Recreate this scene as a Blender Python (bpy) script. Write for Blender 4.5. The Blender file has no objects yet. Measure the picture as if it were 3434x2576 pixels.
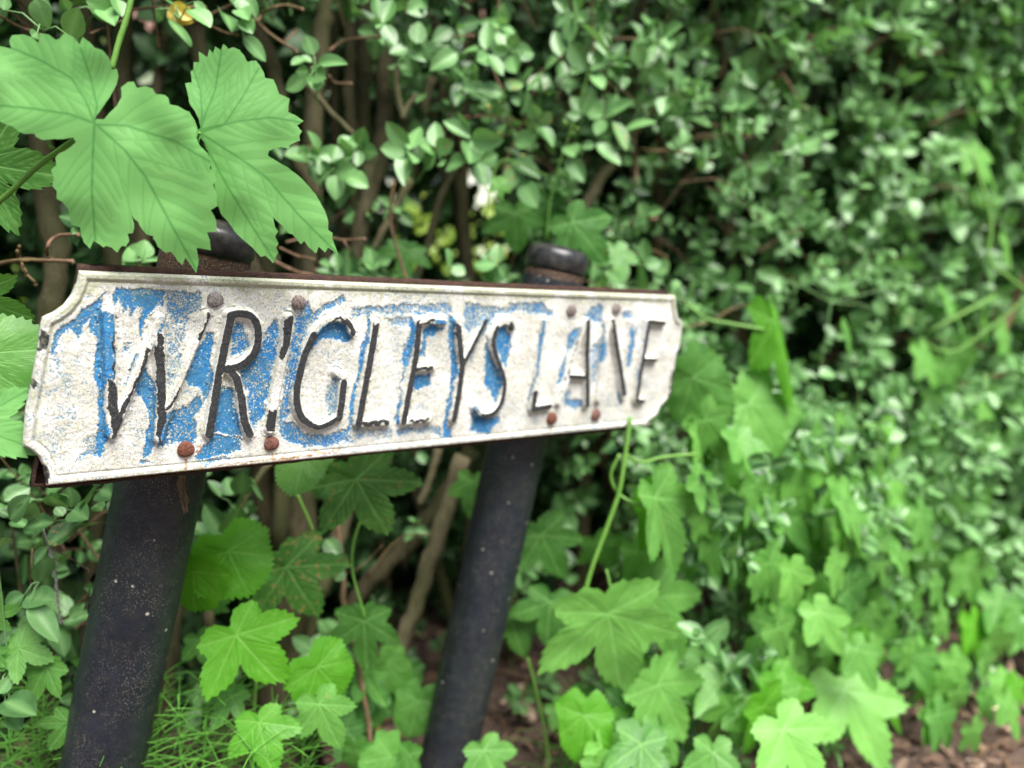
import bpy, math, random
import numpy as np
from mathutils import Vector, Matrix
random.seed(11)
rng = np.random.default_rng(11)
R = math.radians
SC = bpy.context.scene
COL = SC.collection

# ------------------------------------------------------------------ camera, sky, sun, exposure
PITCH, HCAM, FPX = 10.0, 1.0, 769.0
cd = bpy.data.cameras.new('camera')
cam = bpy.data.objects.new('camera', cd); COL.objects.link(cam)
cam.location = (0, 0, HCAM); cam.rotation_euler = (R(90 - PITCH), 0, 0)
cd.sensor_width = 36; cd.lens = FPX / 1024 * 36
cd.clip_start = 0.02; cd.clip_end = 400
cd.dof.use_dof = True; cd.dof.focus_distance = 0.785; cd.dof.aperture_fstop = 1.95
cd.dof.aperture_blades = 0
SC.camera = cam

w = bpy.data.worlds.new('World'); SC.world = w; w.use_nodes = True
nt = w.node_tree; nt.nodes.clear()
sky = nt.nodes.new('ShaderNodeTexSky'); sky.sky_type = 'NISHITA'; sky.sun_disc = False
sky.sun_elevation = R(63); sky.sun_rotation = R(140); sky.air_density = 1.0; sky.dust_density = 3.0; sky.ozone_density = 1.0
bg = nt.nodes.new('ShaderNodeBackground'); bg.inputs[1].default_value = 0.065
ow = nt.nodes.new('ShaderNodeOutputWorld')
nt.links.new(sky.outputs[0], bg.inputs[0]); nt.links.new(bg.outputs[0], ow.inputs[0])
sd = bpy.data.lights.new('sun', 'SUN'); sd.energy = 4.3; sd.angle = R(40); sd.color = (1.0, 0.97, 0.92)
sun = bpy.data.objects.new('sun', sd); COL.objects.link(sun)
# sun stands behind the camera's right shoulder, high
az = R(140); el = R(63)
sv = Vector((math.sin(az) * math.cos(el), math.cos(az) * math.cos(el), math.sin(el)))
sun.rotation_euler = sv.to_track_quat('Z', 'Y').to_euler()
SC.view_settings.view_transform = 'Standard'; SC.view_settings.look = 'None'
SC.view_settings.exposure = 1.06; SC.view_settings.gamma = 1.0
SC.cycles.max_bounces = 7; SC.cycles.diffuse_bounces = 3; SC.cycles.transmission_bounces = 4
SC.cycles.glossy_bounces = 2; SC.cycles.transparent_max_bounces = 4

# ------------------------------------------------------------------ geometry helpers
FW = np.array([0, math.cos(R(PITCH)), -math.sin(R(PITCH))])
UP = np.array([0, math.sin(R(PITCH)), math.cos(R(PITCH))])
CO = np.array([0, 0, HCAM])
def c2w(p):                       # camera frame (right, down, forward) -> world
    p = np.asarray(p, float)
    return CO + p[..., 0:1] * np.array([1., 0, 0]) - p[..., 1:2] * UP + p[..., 2:3] * FW
def d2w(p):
    return c2w(p) - CO
def w2c(p):
    q = np.asarray(p, float) - CO
    return np.stack([q[..., 0], -(q @ UP), q @ FW], -1)
def at(x, y, d):                  # pixel (1024 wide) and distance -> world point
    x = np.asarray(x, float); y = np.asarray(y, float); d = np.asarray(d, float) + 0 * x
    return c2w(np.stack([(x - 512) / FPX * d, (y - 384) / FPX * d, d], -1))
K22 = 1024 / 2212.0               # the overview's pixels
KS = 1024 / 3434.0                # the photograph's own pixels
def at2(x, y, d): return at(np.asarray(x, float) * K22, np.asarray(y, float) * K22, d)

def mesh_np(name, V, quads=None, tris=None, mat=None, parent=None, smooth=True, attrs=None, uv=None):
    me = bpy.data.meshes.new(name)
    V = np.asarray(V, np.float32)
    nq = 0 if quads is None else len(quads); nt_ = 0 if tris is None else len(tris)
    loops = []
    if nq: loops.append(np.asarray(quads, np.int32).ravel())
    if nt_: loops.append(np.asarray(tris, np.int32).ravel())
    lp = np.concatenate(loops)
    me.vertices.add(len(V)); me.vertices.foreach_set('co', V.ravel())
    me.loops.add(len(lp)); me.loops.foreach_set('vertex_index', lp)
    me.polygons.add(nq + nt_)
    st = np.concatenate([np.arange(nq) * 4, nq * 4 + np.arange(nt_) * 3]).astype(np.int32)
    me.polygons.foreach_set('loop_start', st)
    me.update(calc_edges=True); me.validate(clean_customdata=False)
    me.polygons.foreach_set('use_smooth', np.full(len(me.polygons), smooth))
    for an, av in (attrs or {}).items():
        a = me.attributes.new(an, 'FLOAT_COLOR', 'POINT')
        av = np.asarray(av, np.float32)
        if av.shape[1] == 3: av = np.concatenate([av, np.ones((len(av), 1), np.float32)], 1)
        a.data.foreach_set('color', av.ravel())
    if mat: me.materials.append(mat)
    o = bpy.data.objects.new(name, me); COL.objects.link(o)
    if parent:
        o.parent = parent
        if parent.type == 'EMPTY': o.matrix_parent_inverse = Matrix.Translation(-parent.location)
    return o

class MB:                         # collects pieces into one mesh
    def __init__(s): s.v = []; s.q = []; s.t = []; s.a = []; s.n = 0
    def add(s, V, Q=None, T=None, A=None):
        V = np.asarray(V, float)
        s.v.append(V)
        if Q is not None and len(Q): s.q.append(np.asarray(Q) + s.n)
        if T is not None and len(T): s.t.append(np.asarray(T) + s.n)
        if A is None: A = np.zeros((len(V), 4))
        A = np.asarray(A, float)
        if A.ndim == 1: A = np.tile(A, (len(V), 1))
        s.a.append(A); s.n += len(V)
    def build(s, name, mat, parent=None, smooth=True):
        if not s.v: return None
        return mesh_np(name, np.concatenate(s.v), np.concatenate(s.q) if s.q else None,
                       np.concatenate(s.t) if s.t else None, mat, parent, smooth, {'tint': np.concatenate(s.a)})

def empty(name, loc=(0, 0, 0)):
    o = bpy.data.objects.new(name, None); COL.objects.link(o); o.location = loc; o.empty_display_size = .05
    return o
def tag(o, label=None, cat=None, group=None, kind=None):
    if label: o['label'] = label
    if cat: o['category'] = cat
    if group: o['group'] = group
    if kind: o['kind'] = kind
    return o
_T = rng.random((256, 256))
def vnoise(x, y, seed=0):
    x = np.asarray(x, float) + seed * 17.31; y = np.asarray(y, float) + seed * 9.77
    xi = np.floor(x).astype(int); yi = np.floor(y).astype(int); fx = x - xi; fy = y - yi
    fx = fx * fx * (3 - 2 * fx); fy = fy * fy * (3 - 2 * fy)
    a = _T[xi & 255, yi & 255]; b = _T[(xi + 1) & 255, yi & 255]; c = _T[xi & 255, (yi + 1) & 255]; d = _T[(xi + 1) & 255, (yi + 1) & 255]
    return (a * (1 - fx) + b * fx) * (1 - fy) + (c * (1 - fx) + d * fx) * fy
def fbm(x, y, seed=0, o=4):
    r = 0; s = 0; a = 1.0
    for i in range(o):
        r = r + a * vnoise(x * 2 ** i, y * 2 ** i, seed + i * 3); s += a; a *= .55
    return r / s
def sstep(a, b, x):
    t = np.clip((x - a) / (b - a), 0, 1); return t * t * (3 - 2 * t)
def seg_dist(px, py, P, closed=False):
    P = np.asarray(P, float); best = np.full(px.shape, 1e9)
    n = len(P) if closed else len(P) - 1
    for i in range(n):
        a = P[i]; b = P[(i + 1) % len(P)]; ab = b - a; L2 = ab @ ab + 1e-12
        t = np.clip(((px - a[0]) * ab[0] + (py - a[1]) * ab[1]) / L2, 0, 1)
        best = np.minimum(best, np.hypot(px - a[0] - t * ab[0], py - a[1] - t * ab[1]))
    return best
def inside(px, py, P):
    P = np.asarray(P, float); r = np.zeros(px.shape, bool); n = len(P)
    for i in range(n):
        a = P[i]; b = P[(i + 1) % n]
        c = ((a[1] > py) != (b[1] > py)) & (px < (b[0] - a[0]) * (py - a[1]) / (b[1] - a[1] + 1e-12) + a[0])
        r ^= c
    return r
def smooth_path(P, n=6):
    P = [Vector(p) for p in P]
    if len(P) < 3:
        return [tuple(P[0].lerp(P[-1], i / n)) for i in range(n + 1)]
    out = []
    Q = [P[0] * 2 - P[1]] + P + [P[-1] * 2 - P[-2]]
    for i in range(1, len(Q) - 2):
        p0, p1, p2, p3 = Q[i - 1:i + 3]
        for k in range(n):
            t = k / n
            out.append(tuple(0.5 * ((2 * p1) + (p2 - p0) * t + (2 * p0 - 5 * p1 + 4 * p2 - p3) * t * t + (3 * p1 - p0 - 3 * p2 + p3) * t ** 3)))
    out.append(tuple(P[-1])); return out
def tube(mb, P, r, sides=8, A=(0.5, 0, 0, 0), cap=True, knob=0.0):
    P = np.asarray(P, float); n = len(P)
    r = np.broadcast_to(np.asarray(r, float), (n,)) if np.ndim(r) <= 1 and np.size(r) in (1, n) else np.interp(np.linspace(0, 1, n), np.linspace(0, 1, len(r)), r)
    T = np.gradient(P, axis=0); T /= np.linalg.norm(T, axis=1, keepdims=True) + 1e-12
    ref = np.array([.3, .9, .2]) if abs(T[0] @ np.array([.3, .9, .2])) < .9 else np.array([1., 0, 0])
    S = np.cross(T, ref); S /= np.linalg.norm(S, axis=1, keepdims=True); B = np.cross(T, S)
    th = np.arange(sides) / sides * 2 * math.pi
    rr = r[:, None] * (1 + knob * (rng.random((n, sides)) - .5))
    V = P[:, None] + rr[..., None] * (np.cos(th)[None, :, None] * S[:, None] + np.sin(th)[None, :, None] * B[:, None])
    V = V.reshape(-1, 3); Q = []
    for i in range(n - 1):
        for j in range(sides):
            k = (j + 1) % sides; Q.append((i * sides + j, i * sides + k, (i + 1) * sides + k, (i + 1) * sides + j))
    Tn = []
    if cap:
        V = np.concatenate([V, P[:1], P[-1:]]); c0 = n * sides
        for j in range(sides):
            k = (j + 1) % sides; Tn.append((c0, k, j)); Tn.append((c0 + 1, (n - 1) * sides + j, (n - 1) * sides + k))
    mb.add(V, Q, Tn, np.array(A, float))

# ------------------------------------------------------------------ materials
class NB:
    def __init__(s, name):
        s.m = bpy.data.materials.new(name); s.m.use_nodes = True; s.t = s.m.node_tree; s.t.nodes.clear()
        s.out = s.n('ShaderNodeOutputMaterial')
    def n(s, ty, **k):
        nd = s.t.nodes.new(ty)
        for a, b in k.items(): setattr(nd, a, b)
        return nd
    def l(s, a, b): s.t.links.new(a, b)
    def val(s, x, sock):
        if hasattr(x, 'links') or isinstance(x, bpy.types.NodeSocket): s.l(x, sock)
        else:
            if sock.type == 'RGBA' and len(x) == 3: x = (*x, 1)
            sock.default_value = x
    def noise(s, scale, detail=4, rough=.55, vec=None, dist=0.0):
        nd = s.n('ShaderNodeTexNoise'); nd.inputs['Scale'].default_value = scale; nd.inputs['Detail'].default_value = detail
        nd.inputs['Roughness'].default_value = rough; nd.inputs['Distortion'].default_value = dist
        if vec is not None: s.l(vec, nd.inputs['Vector'])
        return nd.outputs['Fac']
    def vor(s, scale, vec=None, feature='F1'):
        nd = s.n('ShaderNodeTexVoronoi', feature=feature); nd.inputs['Scale'].default_value = scale
        if vec is not None: s.l(vec, nd.inputs['Vector'])
        return nd.outputs['Distance']
    def mp(s, x, a, b, c=0.0, d=1.0, smooth=False):
        nd = s.n('ShaderNodeMapRange'); nd.clamp = True
        if smooth: nd.interpolation_type = 'SMOOTHSTEP'
        s.val(x, nd.inputs['Value'])
        for k, v in zip(('From Min', 'From Max', 'To Min', 'To Max'), (a, b, c, d)): s.val(v, nd.inputs[k])
        return nd.outputs[0]
    def math(s, op, a, b=0.0):
        nd = s.n('ShaderNodeMath', operation=op); s.val(a, nd.inputs[0]); s.val(b, nd.inputs[1]); return nd.outputs[0]
    def mix(s, f, a, b, mode='MIX'):
        nd = s.n('ShaderNodeMix', data_type='RGBA', blend_type=mode); s.val(f, nd.inputs[0]); s.val(a, nd.inputs[6]); s.val(b, nd.inputs[7]); return nd.outputs[2]
    def attr(s, name):
        nd = s.n('ShaderNodeAttribute', attribute_name=name); sp = s.n('ShaderNodeSeparateColor'); s.l(nd.outputs['Color'], sp.inputs[0])
        return sp.outputs[0], sp.outputs[1], sp.outputs[2], nd.outputs['Alpha']
    def geo(s): return s.n('ShaderNodeTexCoord').outputs['Object']
    def bump(s, h, strength=.5, dist=.001):
        nd = s.n('ShaderNodeBump'); s.val(strength, nd.inputs['Strength']); nd.inputs['Distance'].default_value = dist; s.l(h, nd.inputs['Height']); return nd.outputs[0]
    def pbsdf(s, col, rough=.6, spec=.5, normal=None, metal=0.0):
        p = s.n('ShaderNodeBsdfPrincipled'); s.val(col, p.inputs['Base Color']); s.val(rough, p.inputs['Roughness']); s.val(spec, p.inputs['Specular IOR Level']); s.val(metal, p.inputs['Metallic'])
        if normal is not None: s.l(normal, p.inputs['Normal'])
        return p
    def done(s, sh): s.l(sh, s.out.inputs['Surface']); return s.m

def leaf_mat(name, dark, light, vein, trans=.3, rough=.42, spec=.45, spot=(.42, .27, .10), veinbump=.35, fine=900, tcol=None, bmp=.38):
    b = NB(name); r, g, bl, al = b.attr('tint'); P = b.geo()
    n1 = b.noise(38, 3, .6, P)
    f = b.math('ADD', r, b.mp(n1, .3, .7, -.12, .12))
    col = b.mix(b.mp(f, 0, 1), dark, light)
    n2 = b.noise(fine, 2, .6, P)
    col = b.mix(b.mp(n2, .35, .7, 0, .22), col, tuple(c * .62 for c in dark))
    col = b.mix(b.math('MULTIPLY', g, .88), col, vein)
    sn = b.noise(160, 4, .65, P)
    sp = b.math('MULTIPLY', b.mp(bl, .0, .02), b.mp(b.math('ADD', sn, b.math('MULTIPLY', bl, .42)), .68, .71))
    col = b.mix(sp, col, spot)
    hh = b.math('ADD', b.math('MULTIPLY', n2, .25), b.math('MULTIPLY', g, -veinbump * 2))
    nm = b.bump(b.math('ADD', hh, b.noise(190, 3, .6, P)), bmp, .0012)
    p = b.pbsdf(col, b.mp(n1, .3, .7, rough - .06, rough + .08), spec, nm)
    t = b.n('ShaderNodeBsdfTranslucent')
    b.l(b.mix(.5, col, tcol or (light[0] * 1.5, light[1] * 1.35, light[2] * .35)), t.inputs['Color'])
    mx = b.n('ShaderNodeMixShader'); mx.inputs[0].default_value = trans
    b.l(p.outputs[0], mx.inputs[1]); b.l(t.outputs[0], mx.inputs[2])
    return b.done(mx.outputs[0])

M = {}
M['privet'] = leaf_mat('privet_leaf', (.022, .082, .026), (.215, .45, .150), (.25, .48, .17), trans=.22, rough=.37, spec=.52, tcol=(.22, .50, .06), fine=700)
M['privet_shaded'] = leaf_mat('privet_leaf_shaded', (.014, .050, .020), (.075, .20, .06), (.10, .20, .07), trans=.2, rough=.45, spec=.35, fine=700)  # darker privet copy: shade inside the hedge put into the leaf colour
M['hop_hero'] = leaf_mat('hop_leaf_top', (.135, .37, .095), (.205, .48, .135), (.055, .22, .045), trans=.18, rough=.5, spec=.35, veinbump=.5, fine=1300, bmp=.07)
M['hop'] = leaf_mat('hop_leaf', (.034, .14, .022), (.20, .50, .085), (.26, .54, .15), trans=.28, rough=.46, spec=.42)
M['hop_vivid'] = leaf_mat('hop_leaf_young', (.040, .19, .008), (.125, .42, .020), (.24, .52, .10), trans=.35, rough=.45, spec=.4, tcol=(.35, .75, .03))
M['horsetail'] = leaf_mat('horsetail_green', (.09, .32, .04), (.24, .58, .09), (.3, .6, .1), trans=.3, rough=.5)

def bark_mat(name, c1, c2, c3, sc=60):
    b = NB(name); P = b.geo(); mpn = b.n('ShaderNodeMapping'); mpn.inputs['Scale'].default_value = (1, 1, .35); b.l(P, mpn.inputs[0])
    n1 = b.noise(sc, 5, .65, mpn.outputs[0]); n2 = b.noise(sc * 6, 3, .6, P); r, g, bl, al = b.attr('tint')
    col = b.mix(b.mp(n1, .35, .65), c1, c2)
    col = b.mix(b.mp(n2, .55, .72, 0, .7), col, c3)
    col = b.mix(b.mp(b.noise(9, 3, .5, P), .45, .65, 0, .7), col, tuple(x * y for x, y in zip(c1, (.8, 1.15, .6))))
    nm = b.bump(b.math('ADD', n1, b.math('MULTIPLY', n2, .5)), .6, .004)
    return b.done(b.pbsdf(col, .85, .25, nm).outputs[0])
M['bark'] = bark_mat('privet_bark', (.036, .031, .014), (.078, .068, .034), (.14, .125, .08))
M['bark_pale'] = bark_mat('pale_bark', (.075, .066, .034), (.145, .127, .07), (.24, .21, .14))
M['twig'] = bark_mat('twig_bark', (.13, .075, .045), (.26, .16, .10), (.34, .25, .17), 120)
M['bine'] = leaf_mat('hop_bine', (.10, .26, .035), (.20, .42, .07), (.15, .3, .08), trans=.1, rough=.5)

# ------------------------------------------------------------------ the street sign
# tracing frames: each turns enlarged-crop coordinates into the photograph's own pixels
def fr(ox, oy, k):
    return lambda pts: np.array([(ox + x / k, oy + y / k) for x, y in pts])
FA = fr(300, 950, 2.764); FB = fr(650, 950, 2.765); FC = fr(1150, 1000, 3.318); FD = fr(1700, 950, 3.016)
F1 = fr(0, 850, 1.9235); F2 = fr(1150, 850, 1.8433)

S0 = np.array([(37 - 512) / FPX * .705, (380 - 384) / FPX * .705, .705])
E1 = np.array([1069., -54, 769]); E1 /= np.linalg.norm(E1)
E2 = np.array([.13, -1, -.17]); E2 -= (E2 @ E1) * E1; E2 /= np.linalg.norm(E2)
EN = np.cross(E1, E2); EN *= -np.sign(EN[2])
def s_uv(pts, h=0.0):             # photograph pixel -> plate coordinates (metres) on the plane h above the plate
    pts = np.asarray(pts, float) * KS
    ray = np.stack([(pts[:, 0] - 512) / FPX, (pts[:, 1] - 384) / FPX, np.ones(len(pts))], -1)
    t = ((S0 + h * EN) @ EN) / (ray @ EN); p = ray * t[:, None] - S0
    return np.stack([p @ E1, p @ E2], -1)
def s_cam(u, v, h):
    u = np.asarray(u, float); return S0 + u[..., None] * E1 + np.asarray(v, float)[..., None] * E2 + np.asarray(h, float)[..., None] * EN
def s_w(u, v, h): return c2w(s_cam(u, v, h + 0 * np.asarray(u, float)))

sign = empty('street_sign', tuple(at(224 * 1, 900, 1.0) * np.array([1, 1, 0])))
tag(sign, 'weathered white and blue street name sign with black raised letters on two leaning black posts', 'street sign')

outline = np.concatenate([
    F1([(515, 115), (502, 190), (472, 270), (420, 340), (350, 390), (280, 420), (266, 470), (247, 620), (205, 850), (168, 1030), (150, 1250)]),
    F1([(200, 1272), (250, 1318), (280, 1380), (292, 1440), (302, 1493)]),
    F1([(345, 1503), (850, 1470), (1500, 1378), (2212, 1290)]),
    FD([(0, 1580), (420, 1520), (880, 1460), (1420, 1420), (1500, 1432), (1530, 1340), (1570, 1250), (1625, 1195), (1680, 1130), (1700, 950), (1735, 700), (1758, 660),
        (1780, 500), (1796, 395), (1745, 350), (1730, 250), (1722, 145)]),
    FD([(1690, 130), (1000, 105), (0, 68)]), F1([(1700, 172)])])
OUT = s_uv(outline, .0035)
topL, topR = s_uv(F1([(515, 115)]), .0035)[0], s_uv(FD([(1690, 130)]), .0035)[0]
botL, botR = s_uv(F1([(345, 1503)]), .0035)[0], s_uv(FD([(1500, 1432)]), .0035)[0]
vt = lambda u: topL[1] + (u - topL[0]) * (topR[1] - topL[1]) / (topR[0] - topL[0])
vb = lambda u: botL[1] + (u - botL[0]) * (botR[1] - botL[1]) / (botR[0] - botL[0])
tt = lambda p: (p[:, 1] - vb(p[:, 0])) / (vt(p[:, 0]) - vb(p[:, 0]))
Lp = OUT[0:16]; Rp = OUT[23:37]
tl, tr = tt(Lp), tt(Rp)
ol, orr = np.argsort(tl), np.argsort(tr)
NU, NV = 980, 270
tv = np.linspace(0, 1, NV); tv = np.interp(tv, [0, .03, .97, 1], [0, .025, .975, 1])
uL = np.interp(tv, tl[ol], Lp[ol, 0]); uR = np.interp(tv, tr[orr], Rp[orr, 0])
sx = np.linspace(0, 1, NU); sx = .5 * sx + .5 * sx ** 1.25
U = uL[:, None] + (uR - uL)[:, None] * sx[None]
V = vb(U) + (vt(U) - vb(U)) * tv[:, None]
outp = np.concatenate([np.stack([uL, V[:, 0]], -1), np.stack([U[-1], V[-1]], -1)[::20], np.stack([uR, V[:, -1]], -1)[::-1], np.stack([U[0], V[0]], -1)[::-20]])
dE = np.minimum.reduce([seg_dist(U, V, outp[:NV:3]), seg_dist(U, V, np.stack([uR, V[:, -1]], -1)[::3]), (vt(U) - V), (V - vb(U))])
dE[:, 0] = 0; dE[:, -1] = 0; dE = np.maximum(dE, 0)

LH = .0066                        # how proud the letters stand
# letters: (name, [(frame, half width mm, black, centre line)])
LET = [
 ('w', [(FA, 4.2, 0, [(172, 285), (198, 880), (212, 1100), (212, 1400)]), (FA, 3.0, 0, [(222, 1390), (540, 620), (655, 330)]),
        (FA, 4.0, 0, [(652, 340), (655, 570), (662, 1000), (668, 1240), (648, 1440)]), (FA, 2.8, 0, [(655, 1420), (800, 1000), (1090, 300)])]),
 ('r', [(FB, 4.2, 1, [(350, 300), (285, 600), (235, 850), (145, 1400)]), (FB, 3.9, 1, smooth_path([(340, 300, 0), (420, 282, 0), (520, 300, 0), (585, 380, 0), (600, 500, 0), (575, 620, 0), (510, 710, 0), (420, 770, 0), (300, 800, 0)], 3)),
        (FB, 4.2, 1, [(320, 790), (395, 880), (445, 1060), (470, 1280), (520, 1400)])]),
 ('i', [(FB, 4.0, 0, [(890, 325), (850, 600), (790, 900), (740, 1180), (715, 1360)])]),
 ('g', [(FB, 3.2, 0, smooth_path([(1478, 460, 0), (1430, 370, 0), (1330, 325, 0), (1210, 370, 0), (1120, 470, 0)], 3)),
        (FB, 4.0, 1, smooth_path([(1115, 480, 0), (1035, 650, 0), (990, 820, 0), (958, 980, 0), (960, 1120, 0), (1000, 1240, 0), (1080, 1310, 0)], 3)),
        (FB, 3.0, 1, smooth_path([(1080, 1310, 0), (1160, 1335, 0), (1260, 1300, 0), (1350, 1240, 0)], 3)), (FB, 4.0, 1, [(1350, 1250), (1375, 1100), (1395, 920)]),
        (FB, 3.2, 0, [(1400, 880), (1330, 830)])]),
 ('l', [(FC, 4.2, 1, [(372, 280), (330, 560), (275, 860), (225, 1130), (178, 1400)]), (FC, 3.2, 0, [(180, 1402), (500, 1385)])]),
 ('e', [(FC, 4.0, 1, [(850, 270), (832, 500), (815, 660), (770, 900), (722, 1150), (680, 1375)]), (FC, 3.0, 0, [(850, 250), (1140, 262)]),
        (FC, 3.0, 0, [(800, 790), (1010, 775)]), (FC, 3.2, 0, [(680, 1378), (970, 1350)])]),
 ('y', [(FC, 4.0, 1, [(1285, 260), (1300, 440), (1325, 700)]), (FC, 2.6, 1, [(1595, 250), (1470, 500), (1345, 740)]), (FC, 4.2, 1, [(1335, 720), (1290, 1080), (1240, 1350)])]),
 ('s', [(FC, 3.2, 0, smooth_path([(1895, 330, 0), (1860, 275, 0), (1790, 262, 0), (1725, 320, 0)], 3)), (FC, 3.2, 1, smooth_path([(1720, 330, 0), (1680, 450, 0), (1690, 580, 0), (1745, 740, 0), (1795, 880, 0), (1800, 1030, 0), (1760, 1180, 0), (1680, 1280, 0), (1600, 1310, 0)], 3)),
        (FC, 3.4, 0, smooth_path([(1600, 1310, 0), (1520, 1290, 0), (1480, 1220, 0)], 3))]),
 ('l', [(FD, 4.0, 0, [(400, 390), (375, 600), (330, 860), (290, 1120)]), (FD, 3.8, 1, [(290, 1110), (270, 1270)]), (FD, 3.4, 1, [(270, 1275), (435, 1245)])]),
 ('a', [(FD, 2.6, 0, [(800, 400), (700, 700), (620, 980), (540, 1220)]), (FD, 4.0, 1, [(825, 395), (815, 700), (818, 950), (818, 1235)]), (FD, 3.2, 1, [(640, 945), (810, 955)])]),
 ('n', [(FD, 4.2, 0, [(1030, 380), (1000, 620), (970, 900), (940, 1180)]), (FD, 4.2, 1, [(1075, 390), (1110, 620), (1160, 900), (1190, 1120)]), (FD, 3.6, 0, [(1285, 400), (1240, 750), (1195, 1150)])]),
 ('e', [(FD, 3.8, 1, [(1440, 395), (1412, 580), (1372, 800), (1318, 1180)]), (FD, 3.2, 1, [(1440, 388), (1595, 405)]), (FD, 2.6, 1, [(1385, 775), (1515, 778)]), (FD, 3.4, 1, [(1318, 1190), (1385, 1195)])]),
]
dL = np.full(U.shape, 9.); idL = np.full(U.shape, -1); dK = np.full(U.shape, 9.)
un = U + .0004 * (fbm(U * 260, V * 260, 5, 3) - .5); vn = V + .0004 * (fbm(U * 260, V * 260, 9, 3) - .5)
for k, (nm_, sts) in enumerate(LET):
    for F, hw, bk, pts in sts:
        P = s_uv(F([p[:2] for p in pts]), LH)
        m = (U > P[:, 0].min() - .02) & (U < P[:, 0].max() + .02) & (V > P[:, 1].min() - .02) & (V < P[:, 1].max() + .02)
        d = seg_dist(un[m], vn[m], P) - hw * (.00090 if F is not FD else .00098)
        c = dL[m]; better = d < c
        t_ = idL[m]; t_[better] = k; idL[m] = t_; dL[m] = np.minimum(c, d)
        if bk: dK[m] = np.minimum(dK[m], d)
FL = .0036
H = LH * sstep(0, 1, 1 - np.clip(dL / FL, 0, 1))
rim = .0020 * (1 - sstep(.0060, .0085, dE)) - .0010 * np.exp(-((dE - .0092) / .0008) ** 2)
H += rim * (1 - sstep(0, .5, H / LH))
H -= .0035 * (1 - sstep(0, .0028, dE)) ** 2
H += .0009 * (fbm(U * 60, V * 60, 3, 4) - .5) + .0006 * (fbm(U * 350, V * 350, 4, 3) - .5)
rg = fbm(U * 170, V * 170, 21, 3)          # curled paint along the foot of every letter
H += .0016 * np.exp(-((dL - FL - .0012) / .0010) ** 2) * sstep(.45, .62, rg)

# paint, traced in the photograph and laid on the relief
pc = s_cam(U, V, H); IX = (pc[..., 0] / pc[..., 2] * FPX + 512) / KS; IY = (pc[..., 1] / pc[..., 2] * FPX + 384) / KS
jx = IX + 22 * (fbm(U * 140, V * 90, 31, 4) - .5) + 7 * (fbm(U * 600, V * 500, 33, 2) - .5); jy = IY + 26 * (fbm(U * 160, V * 70, 32, 4) - .5) + 8 * (fbm(U * 600, V * 500, 34, 2) - .5)
blue = np.zeros(U.shape); black = np.zeros(U.shape); dirt = np.zeros(U.shape); green = np.zeros(U.shape)
def paint(arr, F, pts, dens, soft=9., raw=False, mode='max'):
    P = F(pts); X, Y = (IX, IY) if raw else (jx, jy)
    m = (X > P[:, 0].min() - 15) & (X < P[:, 0].max() + 15) & (Y > P[:, 1].min() - 15) & (Y < P[:, 1].max() + 15)
    x, y = X[m], Y[m]; s = seg_dist(x, y, P, True) * np.where(inside(x, y, P), 1, -1)
    v = dens * sstep(-soft, soft, s)
    arr[m] = np.maximum(arr[m], v) if mode == 'max' else arr[m] * (1 - v)
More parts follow.
